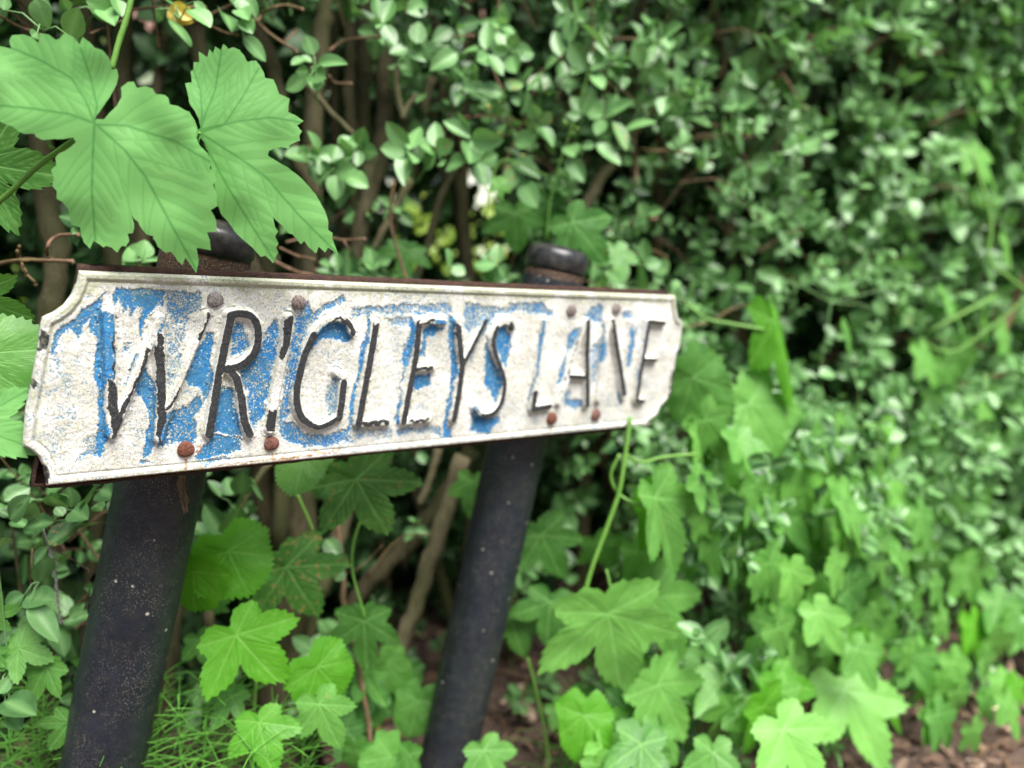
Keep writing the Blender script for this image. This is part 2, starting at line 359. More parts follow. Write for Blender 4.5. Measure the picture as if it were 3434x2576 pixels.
BL = [
 (FA, .86, [(250, 40), (700, 60), (690, 150), (680, 230), (640, 190), (560, 270), (480, 520), (465, 500), (475, 260), (430, 220), (380, 340), (360, 190), (310, 280), (285, 140), (240, 220), (200, 150)]),
 (FA, .58, [(690, 55), (1020, 70), (1050, 150), (1030, 240), (940, 330), (890, 420), (870, 560), (830, 560), (850, 400), (760, 380), (700, 260)]),
 (FA, 1., [(60, 200), (110, 250), (232, 285), (232, 905), (165, 900), (130, 1000), (150, 1180), (185, 1350), (150, 1530), (90, 1620), (60, 1580), (70, 1420), (90, 1280), (80, 1000), (40, 860), (40, 780), (70, 640), (60, 500), (0, 470), (0, 300), (40, 260)]),
 (FA, .93, [(515, 775), (560, 860), (600, 900), (620, 1100), (600, 1300), (612, 1490), (560, 1600), (500, 1640), (520, 1500), (540, 1300), (540, 1150), (480, 1060), (430, 1020), (455, 890)]),
 (FA, .66, [(430, 630), (490, 640), (400, 790), (330, 965), (305, 960), (360, 800)]),
 (FA, .6, [(310, 540), (400, 520), (380, 640), (300, 640)]),
 (FA, 1., [(1090, 465), (1150, 470), (1140, 780), (1130, 1000), (1050, 1110), (1035, 950), (930, 960), (880, 880), (960, 740), (1020, 580)]),
 (FA, .47, [(700, 360), (860, 400), (850, 700), (890, 760), (800, 900), (715, 1000), (700, 700)]),
 (FA, .70, [(720, 1180), (850, 1160), (1010, 1000), (1050, 1120), (980, 1250), (1000, 1400), (960, 1500), (760, 1470), (650, 1520), (600, 1450), (690, 1300)]),
 (FA, .72, [(560, 560), (640, 430), (690, 320), (720, 280), (690, 450), (620, 470), (570, 590)]),
 (FA, .97, [(1210, 930), (1320, 980), (1360, 1200), (1400, 1400), (1140, 1400), (1170, 1150)]),
 (FA, .88, [(980, 1600), (1130, 1420), (1400, 1400), (1400, 1560), (1150, 1610), (1000, 1655)]),
 (FB, .66, [(380, 350), (450, 350), (470, 450), (540, 560), (500, 640), (330, 690), (340, 500)]),
 (FB, .70, [(650, 490), (700, 380), (780, 300), (800, 420), (775, 650), (730, 850), (700, 1050), (650, 1250), (560, 1380), (520, 1300), (490, 1000), (400, 820), (560, 700), (640, 560)]),
 (FB, .63, [(940, 300), (1050, 140), (1120, 260), (1240, 180), (1360, 110), (1440, 150), (1330, 240), (1180, 280), (1060, 420), (1000, 600), (980, 850), (920, 1000), (890, 1200), (820, 1300), (760, 1330), (830, 1000), (880, 600)]),
 (FB, .64, [(780, 1300), (920, 1260), (1030, 1390), (1200, 1400), (1430, 1330), (1450, 1480), (1250, 1520), (1000, 1530), (800, 1430)]),
 (FB, .98, [(1150, 440), (1250, 365), (1400, 370), (1480, 510), (1400, 540), (1300, 520), (1200, 500), (1120, 590), (1070, 640)]),
 (FB, .55, [(1280, 870), (1355, 850), (1345, 1200), (1250, 1260), (1200, 1050)]),
 (FC, .97, [(245, 200), (305, 200), (285, 500), (240, 720), (165, 1000), (110, 1300), (60, 1600), (30, 1500), (80, 1150), (150, 850), (205, 600), (250, 400)]),
 (FC, .57, [(80, 90), (300, 80), (700, 60), (1200, 30), (1230, 190), (1000, 170), (760, 200), (420, 190), (100, 230)]),
 (FC, .95, [(262, 900), (292, 880), (285, 1010), (255, 1090)]),
 (FC, .55, [(440, 200), (760, 210), (730, 330), (600, 330), (500, 270)]),
 (FC, .92, [(740, 210), (825, 260), (795, 500), (760, 640), (700, 800), (655, 1000), (650, 1200), (600, 1420), (565, 1400), (640, 1000), (670, 650), (690, 500), (740, 380)]),
 (FC, .86, [(880, 330), (1000, 285), (1120, 330), (1060, 400), (940, 440), (905, 640), (845, 660), (870, 500)]),
 (FC, .84, [(795, 850), (980, 830), (960, 950), (850, 1030), (775, 980)]),
 (FC, .97, [(1030, 220), (1150, 230), (1140, 290), (1040, 280)]),
 (FC, .98, [(1175, 190), (1250, 240), (1245, 500), (1285, 750), (1290, 830), (1250, 900), (1210, 1200), (1160, 1400), (1230, 1500), (1210, 1560), (1110, 1560), (1110, 1380), (1170, 1150), (1210, 900), (1200, 700), (1180, 500)]),
 (FC, .6, [(1600, 250), (1640, 300), (1560, 450), (1480, 520), (1430, 720), (1395, 720), (1420, 600)]),
 (FC, .57, [(1330, 30), (1600, 60), (1870, 120), (1900, 180), (1700, 190), (1630, 330), (1590, 280), (1400, 420), (1330, 300)]),
 (FC, .95, [(1610, 440), (1650, 640), (1750, 800), (1790, 960), (1745, 1100), (1690, 1200), (1640, 1050), (1580, 1000), (1565, 800), (1590, 560)]),
 (FC, .98, [(1720, 320), (1800, 305), (1870, 420), (1830, 790), (1770, 720), (1700, 540)]),
 (FC, .84, [(1450, 1170), (1530, 1300), (1700, 1330), (1770, 1200), (1720, 1400), (1600, 1520), (1420, 1480), (1430, 1300)]),
 (FC, .55, [(580, 1440), (1100, 1400), (1100, 1560), (850, 1500), (620, 1560)]),
 (FC, .5, [(0, 1500), (100, 1420), (560, 1440), (560, 1600), (300, 1560), (60, 1640)]),
 (FD, .6, [(0, 190), (350, 190), (380, 230), (490, 265), (480, 330), (250, 320), (0, 300)]),
 (FD, .9, [(350, 375), (395, 380), (335, 800), (265, 1080), (225, 1270), (208, 1200), (280, 900)]),
 (FD, .62, [(800, 290), (940, 195), (1000, 290), (960, 420), (760, 330)]),
 (FD, .72, [(600, 530), (735, 430), (765, 460), (700, 600), (620, 720), (560, 1000), (500, 1080), (515, 900), (590, 700)]),
 (FD, .66, [(590, 1060), (650, 1060), (640, 1180), (750, 1170), (780, 1210), (740, 1280), (600, 1290), (545, 1180)]),
 (FD, .55, [(840, 620), (950, 540), (980, 620), (965, 820), (890, 1000), (830, 1030)]),
 (FD, .85, [(970, 420), (1005, 400), (1015, 650), (975, 820), (940, 800)]),
 (FD, .62, [(1150, 280), (1250, 255), (1300, 380), (1160, 380)]),
 (FD, .95, [(1272, 420), (1305, 500), (1245, 840), (1200, 835)]),
 (FD, .92, [(1325, 815), (1375, 820), (1345, 1000), (1308, 1060)]), (FD, .9, [(1370, 575), (1412, 565), (1400, 625)]),
 (FD, .9, [(1110, 1100), (1150, 1095), (1150, 1220), (1115, 1210)]),
 (F1, .78, [(640, 280), (700, 240), (620, 400), (540, 480), (510, 570), (470, 520), (430, 480), (380, 570), (345, 660), (315, 640), (345, 520), (440, 440), (560, 340)]),
 (F1, .5, [(520, 1200), (640, 1150), (690, 1280), (640, 1320), (560, 1310), (500, 1350), (470, 1340), (560, 1250)]),
 (F1, .6, [(900, 1320), (1000, 1335), (970, 1362), (900, 1355)]), (F1, .55, [(1250, 1320), (1700, 1290), (1500, 1330), (1270, 1390)]),
]
for F, dn, pts in BL: paint(blue, F, pts, dn)
blue = np.maximum(np.minimum(blue * .97, .93), .10 + .10 * sstep(.4, .6, fbm(U * 90, V * 60, 43, 3)) + .16 * sstep(.4, .7, fbm(U * 25, V * 25, 41, 3)))
BK = [
 (FA, [(165, 900), (215, 900), (245, 960), (265, 1080), (270, 1180), (300, 1210), (300, 1290), (250, 1390), (215, 1470), (195, 1440), (195, 1290), (165, 1100)]),
 (FA, [(545, 590), (580, 600), (525, 780), (430, 980), (335, 1190), (290, 1230), (262, 1215), (380, 990), (500, 740)]),
 (FA, [(212, 430), (240, 440), (245, 910), (228, 900), (220, 500)]),
 (FA, [(608, 575), (690, 575), (700, 800), (705, 1000), (715, 1180), (722, 1240), (640, 1490), (622, 1400), (620, 1000), (608, 800)]),
 (FA, [(645, 455), (690, 460), (690, 570), (620, 570)]), (FA, [(820, 955), (840, 955), (835, 1030), (738, 1175), (715, 1175), (790, 1040)]),
 (FA, [(1095, 265), (1135, 285), (1085, 400), (1062, 460), (1030, 535), (995, 525), (1008, 470), (1050, 430), (1085, 330)]),
 (FB, [(845, 330), (945, 300), (905, 560), (870, 600), (822, 705), (795, 690), (820, 560)]),
 (FB, [(690, 1198), (805, 1165), (755, 1380), (660, 1370), (680, 1260)]),
 (FB, [(1440, 310), (1510, 360), (1500, 480), (1470, 500), (1450, 400), (1340, 345), (1220, 380), (1330, 320)]),
 (FC, [(350, 1350), (520, 1340), (500, 1410), (200, 1415), (220, 1370)]),
 (FC, [(840, 255), (1030, 225), (1020, 275), (860, 300)]), (FC, [(800, 760), (1010, 760), (1000, 800), (800, 800)]), (FC, [(760, 1350), (960, 1330), (940, 1370), (730, 1390)]),
 (FC, [(1860, 260), (1920, 270), (1915, 350), (1880, 400), (1850, 330)]), (FC, [(1500, 1200), (1530, 1220), (1530, 1270), (1500, 1260)]), (FC, [(1460, 1270), (1600, 1310), (1560, 1350), (1480, 1310)]),
 (FD, [(1625, 1190), (1660, 1030), (1710, 700), (1750, 670), (1700, 1040), (1670, 1160)]),
 (F1, [(266, 480), (325, 520), (300, 625), (243, 625)]), (F1, [(215, 800), (245, 830), (215, 880), (200, 860)]), (F1, [(240, 1320), (300, 1370), (330, 1420), (300, 1490), (240, 1440)]),
 (FD, [(740, 480), (760, 470), (650, 820), (560, 1100), (545, 1080), (640, 800)]), (FC, [(1180, 200), (1230, 230), (1250, 420), (1230, 400)]),
]
for i, (F, pts) in enumerate(BK): paint(black, F, pts, 1. if i < 17 else .82, soft=2.5 if i < 17 else 4, raw=False)
black[(dL > .0016) & (IX < 2220) & (IX > 200)] *= .0
face = sstep(.0010, -.0004, dK) * (1 - .04 * sstep(1750, 2150, IX)) * (1 - .16 * sstep(.5, .7, fbm(U * 40, V * 40, 88, 3)))
black = np.maximum(black, face * .93)
WH = [(FB, [(190, 470), (240, 470), (215, 760), (160, 760)]), (FB, [(270, 815), (345, 870), (340, 930), (260, 930)]), (FC, [(340, 180), (440, 180), (430, 265), (340, 290)]), (FC, [(860, 225), (930, 230), (900, 260), (850, 265)]),
      (FC, [(1250, 200), (1330, 230), (1320, 300), (1260, 280)]), (FD, [(640, 390), (740, 400), (700, 440)]), (FD, [(1010, 360), (1060, 380), (1060, 480), (1030, 590), (985, 590)]), (FD, [(1030, 600), (1055, 600), (1050, 720), (1010, 710)]),
      (FA, [(560, 650), (600, 620), (605, 880), (590, 900), (530, 770)]), (FA, [(135, 960), (165, 960), (165, 1200), (190, 1330), (150, 1280)])]
for F, pts in WH:
    paint(black, F, pts, 1., mode='cut'); paint(blue, F, pts, .95, mode='cut')
paint(dirt, F1, [(700, 1440), (1300, 1400), (2212, 1290), (2212, 1250), (1600, 1330), (1200, 1400), (700, 1420)], .8, 10)
for F, pts in [(F1, [(1190, 1330), (1225, 1330), (1222, 1440), (1195, 1440)]), (F1, [(1745, 1280), (1775, 1280), (1768, 1360), (1750, 1360)]), (F1, [(1270, 1230), (1330, 1230), (1300, 1290), (1250, 1280)]), (FD, [(430, 1420), (460, 1420), (460, 1520), (430, 1520)]), (FD, [(890, 1370), (920, 1370), (940, 1450), (900, 1450)])]: paint(dirt, F, pts, .85, 6)
dirt = np.maximum(dirt, .85 * (1 - sstep(0, .0060, V - vb(U))))
green = .22 * sstep(.3, .7, fbm(U * 18, V * 25, 55, 4)) + .85 * np.exp(-((vt(U) - V) / .018) ** 2) * sstep(.3, .5, fbm(U * 30, V * 40, 51, 3)) + .65 * np.exp(-((dE - .0092) / .0013) ** 2) + .35 * (1 - sstep(.004, .009, dE)) + .35 * np.exp(-((dL - FL) / .001) ** 2) * (dL > FL * .6)
paint(green, F1, [(500, 120), (650, 160), (610, 230), (540, 300), (440, 390), (290, 440), (290, 400), (430, 320), (490, 230)], .9, 10)
paint(green, FB, [(250, 200), (560, 190), (600, 280), (500, 240), (300, 260)], .8, 12)
green = np.clip(green, 0, 1)

b = NB('sign_paint'); P = b.geo(); r, g, bl, al = b.attr('tint')
n_f = b.noise(520, 5, .62, P); n_m = b.noise(170, 5, .62, P); n_l = b.noise(28, 4, .6, P); n_s = b.noise(1300, 3, .6, P)
white = b.mix(b.mp(n_l, .35, .65), (.87, .87, .85), (.76, .74, .67))
white = b.mix(b.mp(n_m, .46, .62, 0, .7), white, (.74, .73, .54))
crk = b.n('ShaderNodeTexVoronoi', feature='DISTANCE_TO_EDGE'); crk.inputs['Scale'].default_value = 95; b.l(P, crk.inputs['Vector'])
white = b.mix(b.math('MULTIPLY', b.mp(n_s, .50, .63, 0, .72), b.mp(n_l, .3, .6, .6, 1)), white, (.33, .33, .33))
white = b.mix(b.math('MULTIPLY', b.mp(n_f, .51, .60, 0, .8), b.mp(n_l, .35, .55)), white, (.36, .37, .29))
white = b.mix(b.math('MULTIPLY', b.mp(crk.outputs['Distance'], 0, .035, .75, 0), b.mp(n_m, .45, .6)), white, (.16, .14, .11))
gm = b.math('MULTIPLY', bl, b.mp(n_m, .3, .62, .35, 1.)) 
bluec = b.mix(b.mp(n_m, .35, .65), (.004, .150, .46), (.035, .25, .48))
bluec = b.mix(b.mp(n_f, .46, .66, 0, .7), bluec, (.14, .34, .48))
bluec = b.mix(b.mp(b.noise(45, 3, .6, P), .48, .62, 0, .6), bluec, (.055, .19, .32))
bluec = b.mix(b.mp(r, .30, .62), (.24, .42, .50), bluec)
bluec = b.mix(b.math('MULTIPLY', al, .6), bluec, (.10, .22, .24))
mixn = b.math('ADD', b.math('MULTIPLY', n_f, .74), b.math('MULTIPLY', n_m, .26))
bm_ = b.mp(b.math('SUBTRACT', b.mp(mixn, .34, .66), r), -.05, .03, 1, 0)
edge_ = b.math('SUBTRACT', b.mp(mixn, .34, .66), r)
edge_shade = b.math('MULTIPLY', b.mp(b.math('ABSOLUTE', edge_), .0, .07, 1, 0), b.mp(n_m, .35, .6, .1, .75))  # dark line beside chip edges: relief shadow painted into the colour
spv = b.n('ShaderNodeTexVoronoi'); spv.inputs['Scale'].default_value = 330; b.l(P, spv.inputs['Vector'])
fleck = b.math('MULTIPLY', b.mp(spv.outputs['Distance'], .24, .32, 1, 0), b.mp(n_m, .47, .55, 0, 1))
bm_ = b.math('MULTIPLY', bm_, b.math('SUBTRACT', 1.0, fleck))
col = b.mix(bm_, white, bluec)
col = b.mix(b.math('MULTIPLY', edge_shade, .42), col, (.24, .28, .22))
blackc = b.mix(b.mp(n_s, .4, .75), (.014, .015, .017), (.105, .107, .11))
km = b.mp(b.math('ADD', g, b.math('MULTIPLY', b.math('SUBTRACT', n_m, .5), 1.3)), .44, .56)
kn = b.math('MULTIPLY', km, b.mp(n_s, .66, .70, 1, .35))
col = b.mix(kn, col, blackc)
rustc = b.mix(b.mp(n_f, .4, .62), (.22, .075, .025), (.62, .36, .16))
col = b.mix(b.mp(b.math('ADD', bl, b.math('MULTIPLY', b.math('SUBTRACT', n_m, .5), 1.6)), .55, .85, 0, .9), col, rustc)
grc = b.mix(b.mp(n_f, .4, .65), (.33, .36, .20), (.52, .54, .38))
col = b.mix(b.mp(b.math('ADD', al, b.math('MULTIPLY', b.math('SUBTRACT', n_m, .5), 1.8)), .45, .95, 0, .72), col, grc)
hgt = b.math('ADD', b.math('MULTIPLY', bm_, -.8), b.math('ADD', b.math('MULTIPLY', n_s, .45), b.math('MULTIPLY', n_m, .9)))
hgt = b.math('ADD', hgt, b.math('MULTIPLY', km, .5))
nm = b.bump(hgt, .75, .0009)
M['sign'] = b.done(b.pbsdf(col, b.mp(km, 0, 1, .62, .42), .35, nm).outputs[0])

H -= .0009 * sstep(.4, .6, blue) * (dL > FL * .2)
H += .0004 * (fbm(U * 120, V * 120, 77, 3) - .5)
idx = np.arange(NU * NV).reshape(NV, NU)
quad = np.stack([idx[:-1, :-1], idx[:-1, 1:], idx[1:, 1:], idx[1:, :-1]], -1).reshape(-1, 4)
PW = s_w(U.ravel(), V.ravel(), H.ravel())
ATT = np.stack([blue, black, dirt, green], -1).reshape(-1, 4)
lm = (dL < FL * .98) & (idL >= 0)
fid = np.where(lm, idL, -1).ravel()[quad].max(1)
def sub(name, fsel, parent, extraV=None):
    q = quad[fsel]; used, inv = np.unique(q.ravel(), return_inverse=True)
    return mesh_np(name, PW[used], inv.reshape(-1, 4), None, M['sign'], parent, True, {'tint': ATT[used]})
# plate front, with its own cast edges joined on
fsel = fid < 0
q = quad[fsel]; used, inv = np.unique(q.ravel(), return_inverse=True); qv = inv.reshape(-1, 4)
ring = np.concatenate([idx[0, :], idx[1:, -1], idx[-1, -2::-1], idx[-2:0:-1, 0]])
rv = PW[ring]; off = d2w(-EN[None] * .009)
mn = len(used); base = np.concatenate([PW[used], rv, rv + off * .5, rv + off])
n = len(ring); qs = []
for lay in range(2):
    a = mn + lay * n + np.arange(n); bq = mn + lay * n + (np.arange(n) + 1) % n
    qs.append(np.stack([a, a + n, bq + n, bq], -1))
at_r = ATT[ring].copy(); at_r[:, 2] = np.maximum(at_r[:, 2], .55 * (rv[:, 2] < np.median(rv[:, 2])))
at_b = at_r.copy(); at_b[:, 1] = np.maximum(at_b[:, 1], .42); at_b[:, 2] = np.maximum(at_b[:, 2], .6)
plate = mesh_np('nameplate', base, np.concatenate([qv] + qs), [tuple(mn + 2 * n + np.array([0, n // 3, 2 * n // 3]))], M['sign'], sign, True,
                {'tint': np.concatenate([ATT[used], at_r, at_r, at_b])})
for k, (nm_, _) in enumerate(LET):
    o = sub('letter', fid == k, plate)
    o['label'] = 'raised letter ' + nm_.upper() + ' of the word ' + ('WRIGLEYS' if k < 8 else 'LANE')

b = NB('rusty_steel'); P = b.geo(); n1 = b.noise(90, 5, .65, P); n2 = b.noise(420, 4, .65, P)
col = b.mix(b.mp(n1, .35, .65), (.026, .015, .012), (.065, .030, .021)); col = b.mix(b.mp(n2, .55, .72, 0, .6), col, (.22, .10, .05))
r, g, bl, al = b.attr('tint')
col = b.mix(b.mp(b.math('ADD', r, b.math('MULTIPLY', n1, .8)), 1.02, 1.1), col, (.62, .54, .34))
nm = b.bump(b.math('ADD', n1, n2), .8, .002)
M['rust'] = b.done(b.pbsdf(col, .8, .3, nm).outputs[0])
# steel backing frame: a shallow tray behind the plate
fq = np.concatenate([F1([(513, 70)]), F2([(2015, 234)]), F2([(1760, 1090)]), F2([(0, 1262)]), F1([(330, 1520), (195, 1506)])])
FQ = s_uv(fq, -.006)
mb = MB(); n = 90
def frame_ring(P, h, j):
    out = []
    for i in range(len(P)):
        a, c = P[i], P[(i + 1) % len(P)]; m_ = max(2, int(np.linalg.norm(c - a) / .006))
        for k in range(m_): out.append(a + (c - a) * k / m_)
    out = np.array(out); out = out + rng.normal(0, j, out.shape)
    return out
r0 = frame_ring(FQ, 0, .00035); cen = FQ.mean(0); m_ = len(r0)
nz = (fbm(r0[:, 0] * 60, r0[:, 1] * 60, 61, 3) - .5) * .0022; r0[:, 1] += nz
rings = [(.96, -.0062, 0), (.9985, -.006, .7), (1., -.008, .5), (1., -.018, 0), (.9985, -.0195, 0), (.9, -.0195, 0)]
Vv = []; A = []
for s_, h_, t_ in rings:
    pts = np.stack([cen[0] + (r0[:, 0] - cen[0]) * (1 - (1 - s_) * .25), cen[1] + (r0[:, 1] - cen[1]) * s_], -1)
    Vv.append(s_w(pts[:, 0], pts[:, 1], h_)); A.append(np.tile([t_ * .62, 0, 0, 0], (m_, 1)))
Vv = np.concatenate(Vv); Q = []
for k in range(len(rings) - 1):
    a = k * m_ + np.arange(m_); bq = k * m_ + (np.arange(m_) + 1) % m_; Q.append(np.stack([a, bq, bq + m_, a + m_], -1))
mb.add(Vv, np.concatenate(Q), None, np.concatenate(A))
mb.add(s_w(FQ[:, 0], FQ[:, 1], -.0188), None, [(0, 1, 2), (0, 2, 3), (0, 3, 4), (0, 4, 5)])
mb.build('backing_frame', M['rust'], sign)

# bolts
b = NB('bolt_head'); P = b.geo(); n1 = b.noise(480, 5, .7, P); n2 = b.noise(1500, 3, .6, P); r, g, bl, al = b.attr('tint')
colr = b.mix(b.mp(n1, .4, .62), (.10, .028, .018), (.26, .10, .06)); colr = b.mix(b.mp(n2, .55, .7), colr, (.36, .20, .15))
colg = b.mix(b.mp(n1, .42, .6), (.10, .09, .085), (.40, .36, .34)); colg = b.mix(b.mp(n2, .5, .7, 0, .6), colg, (.55, .53, .5))
nm = b.bump(b.math('ADD', n1, n2), .9, .001)
M['bolt'] = b.done(b.pbsdf(b.mix(r, colg, colr), .8, .3, nm).outputs[0])
for F, p, rr, t_ in [(F1, (1392, 300), 8.2, 0), (F1, (1932, 318), 8.2, .25), (F1, (1202, 1268), 8.6, 1), (F1, (1755, 1228), 8.4, .9),
                     (F2, (1420, 352), 8.5, .2), (F2, (1697, 342), 8.5, .1), (F2, (1297, 1022), 9, 1), (F2, (1570, 1000), 9, .8)]:
    c = s_uv(F([p]), .003)[0]; Vv = []; Q = []; ns, nr = 22, 7
    for i in range(nr):
        ph = i / (nr - 1) * math.pi / 2
        for j in range(ns):
            th = j / ns * 2 * math.pi; q_ = rr * .001 * math.sin(ph + .02) * (1 + .05 * math.sin(3 * th + rr) + .03 * rng.random())
            Vv.append((c[0] + q_ * math.cos(th), c[1] + q_ * math.sin(th), -.001 + .0056 * math.cos(ph) ** .6 + .0004 * rng.random()))
    Vv = np.array(Vv)
    for i in range(nr - 1):
        for j in range(ns): Q.append((i * ns + j, (i + 1) * ns + j, (i + 1) * ns + (j + 1) % ns, i * ns + (j + 1) % ns))
    mb = MB(); mb.add(s_w(Vv[:, 0], Vv[:, 1], Vv[:, 2]), Q, [(0, j, j + 1) for j in range(1, ns - 1)], (t_, 0, 0, 0))
    o = mb.build('bolt', M['bolt'], plate); o['label'] = 'rusty brown bolt head' if t_ > .5 else 'grey lichened bolt head'

# posts
b = NB('black_post_paint'); P = b.geo(); r, g, bl, al = b.attr('tint')
n1 = b.noise(14, 4, .6, P); n2 = b.noise(230, 4, .65, P); n3 = b.noise(75, 4, .6, P)
v = b.n('ShaderNodeTexVoronoi'); v.inputs['Scale'].default_value = 420; v.inputs['Randomness'].default_value = 1; b.l(P, v.inputs['Vector'])
v2 = b.n('ShaderNodeTexVoronoi'); v2.inputs['Scale'].default_value = 48; b.l(P, v2.inputs['Vector'])
col = b.mix(b.mp(n1, .35, .65), (.009, .013, .021), (.021, .027, .039))
col = b.mix(b.mp(n3, .42, .68, 0, .55), col, (.036, .037, .040))
col = b.mix(b.math('MULTIPLY', b.mp(b.noise(7, 4, .6, P), .48, .66, 0, .5), b.mp(n2, .4, .6)), col, (.035, .048, .028))
spk = b.math('MULTIPLY', b.mp(v.outputs['Distance'], .16, .30, 1, 0), b.mp(b.noise(22, 4, .7, P), .42, .62, 0, 1))
col = b.mix(b.math('MULTIPLY', spk, .85), col, (.30, .265, .19))
blob = b.math('MULTIPLY', b.mp(v2.outputs['Distance'], .07, .11, 1, 0), b.mp(b.noise(31, 2, .5, P), .45, .48))
col = b.mix(blob, col, (.50, .47, .38))
worn = b.mp(b.math('ADD', g, b.math('MULTIPLY', b.math('SUBTRACT', n3, .5), 1.2)), .55, .7)
col = b.mix(b.math('MULTIPLY', worn, .8), col, (.19, .155, .11))
rc = b.mix(b.mp(n2, .42, .6), (.045, .024, .014), (.26, .10, .04)); rc = b.mix(b.mp(n2, .47, .55), rc, (.028, .028, .027)); rc = b.mix(b.mp(b.noise(500, 3, .6, P), .58, .66), rc, (.33, .25, .13))
col = b.mix(b.mp(b.math('ADD', r, b.math('MULTIPLY', b.math('SUBTRACT', n3, .5), .8)), .45, .55), col, rc)
nm = b.bump(b.math('ADD', b.math('ADD', n3, spk), b.math('MULTIPLY', n2, .7)), .55, .0022)
M['post'] = b.done(b.pbsdf(col, b.mp(r, 0, 1, .40, .75), .48, nm).outputs[0])
b = NB('black_gloss_cap'); P = b.geo(); n1 = b.noise(60, 4, .6, P)
M['cap'] = b.done(b.pbsdf(b.mix(b.mp(n1, .4, .7), (.014, .015, .018), (.06, .055, .048)), .34, .5, b.bump(n1, .3, .002)).outputs[0])

def post(x0, y0, d0, x1, y1, d1, rad, near):
    A_ = at(x0, y0, d0); B_ = at(x1, y1, d1); D = B_ - A_; k = (-.06 - A_[2]) / D[2]; B_ = A_ + D * k; D = B_ - A_; L = np.linalg.norm(D); D /= L
    sx_ = np.cross(D, [0, 1., 0]); sx_ /= np.linalg.norm(sx_); sy_ = np.cross(D, sx_)
    ns = 64
    def lathe(prof, name, mat, parent, tint, jig=.0006):
        mb = MB(); Vv = []; At = []
        for i, (s_, r_) in enumerate(prof):
            th = np.arange(ns) / ns * 2 * math.pi
            nz = (fbm(th * 3 + 7, np.full(ns, s_ * 30.), 71, 3) - .5) * 2
            rr_ = r_ * (1 + 0 * th) + jig * nz
            Vv.append(A_ + D * s_ + rr_[:, None] * (np.cos(th)[:, None] * sx_ + np.sin(th)[:, None] * sy_)); At.append(np.tile(tint(s_), (ns, 1)))
        Q = []
        for i in range(len(prof) - 1):
            a = i * ns + np.arange(ns); c = i * ns + (np.arange(ns) + 1) % ns; Q.append(np.stack([a, a + ns, c + ns, c], -1))
        mb.add(np.concatenate(Vv), np.concatenate(Q), [(0, j, j + 1) for j in range(1, ns - 1)], np.concatenate(At))
        return mb.build(name, mat, parent)
    prof = [(.022, rad * .9), (.026, rad * .97), (.03, rad * .99)] + [(s_, rad) for s_ in np.linspace(.034, L, 120)]
    po = lathe(prof, 'post', M['post'], sign, lambda s_: ((1. if s_ < .075 else max(0, .8 - (s_ - .075) * 30)) if near else (.9 if s_ < .038 else .12), .12, 0, 0), .0007)
    R_ = rad * 1.035
    cp = [(-.010, .0005), (-.0098, R_ * .35), (-.0085, R_ * .65), (-.005, R_ * .86), (.001, R_ * .97), (.009, R_), (.024, R_ * 1.0), (.0265, R_ * .975), (.028, R_ * .9)]
    lathe(cp, 'cap', M['cap'], po, lambda s_: (0, 0, 0, 0), .0004)
    return A_, B_, D, sx_, sy_, po
pl = post(459 * K22, 492 * K22, .858, 224 * K22, 1640 * K22, .955, .0482, True)
pr = post(1207 * K22, 546 * K22, 1.134, 967 * K22, 1640 * K22, 1.24, .0448, False)
# flakes of old paint lifting from the left side of the near post
for s_ in list(rng.uniform(.24, .75, 34)):
    A_, B_, D, a_, c_, po = pl; th0 = rng.uniform(-.35, .5); wd = rng.uniform(.004, .010); ln = rng.uniform(.006, .03)
    side = -1 if ((A_ + D * .3 - a_)[0] < (A_ + D * .3)[0]) else 1
    Vv = []
    for i in range(5):
        for j in range(3):
            th = math.pi * (0 if side > 0 else 1) + th0 + j * wd / .05; q_ = .0518 + .004 * (j / 2) ** 2 * rng.random() + .0002
            jj = rng.normal(0, .0012, 3); Vv.append(A_ + D * (s_ + (i - 2) * ln / 4) + q_ * (math.cos(th) * a_ + math.sin(th) * c_) + jj)
    Q = [(i * 3 + j, i * 3 + j + 1, i * 3 + j + 4, i * 3 + j + 3) for i in range(4) for j in range(2)]
    mb = MB(); mb.add(Vv, Q, None, (0, .3, 0, 0)); mb.build('paint_flake', M['post'], pl[5])
# a dry brown wisp hanging under the plate on the near post
mb = MB()
for k in range(7):
    x0 = (388 + rng.uniform(-6, 12)); P_ = [(x0, 1028, 0), (x0 + rng.uniform(-8, 12), 1050, 0), (x0 + rng.uniform(0, 16), 1080, 0), (x0 + rng.uniform(4, 14), rng.uniform(1090, 1115), 0)]
    pp = [at2(p[0], p[1], .852) for p in smooth_path(P_, 4)]
    tube(mb, pp, [.0012, .0007, .0009, .0004], 5, (.5, 0, 0, 0), True, .8)
mb.build('dry_tendril', M['twig'], pl[5])

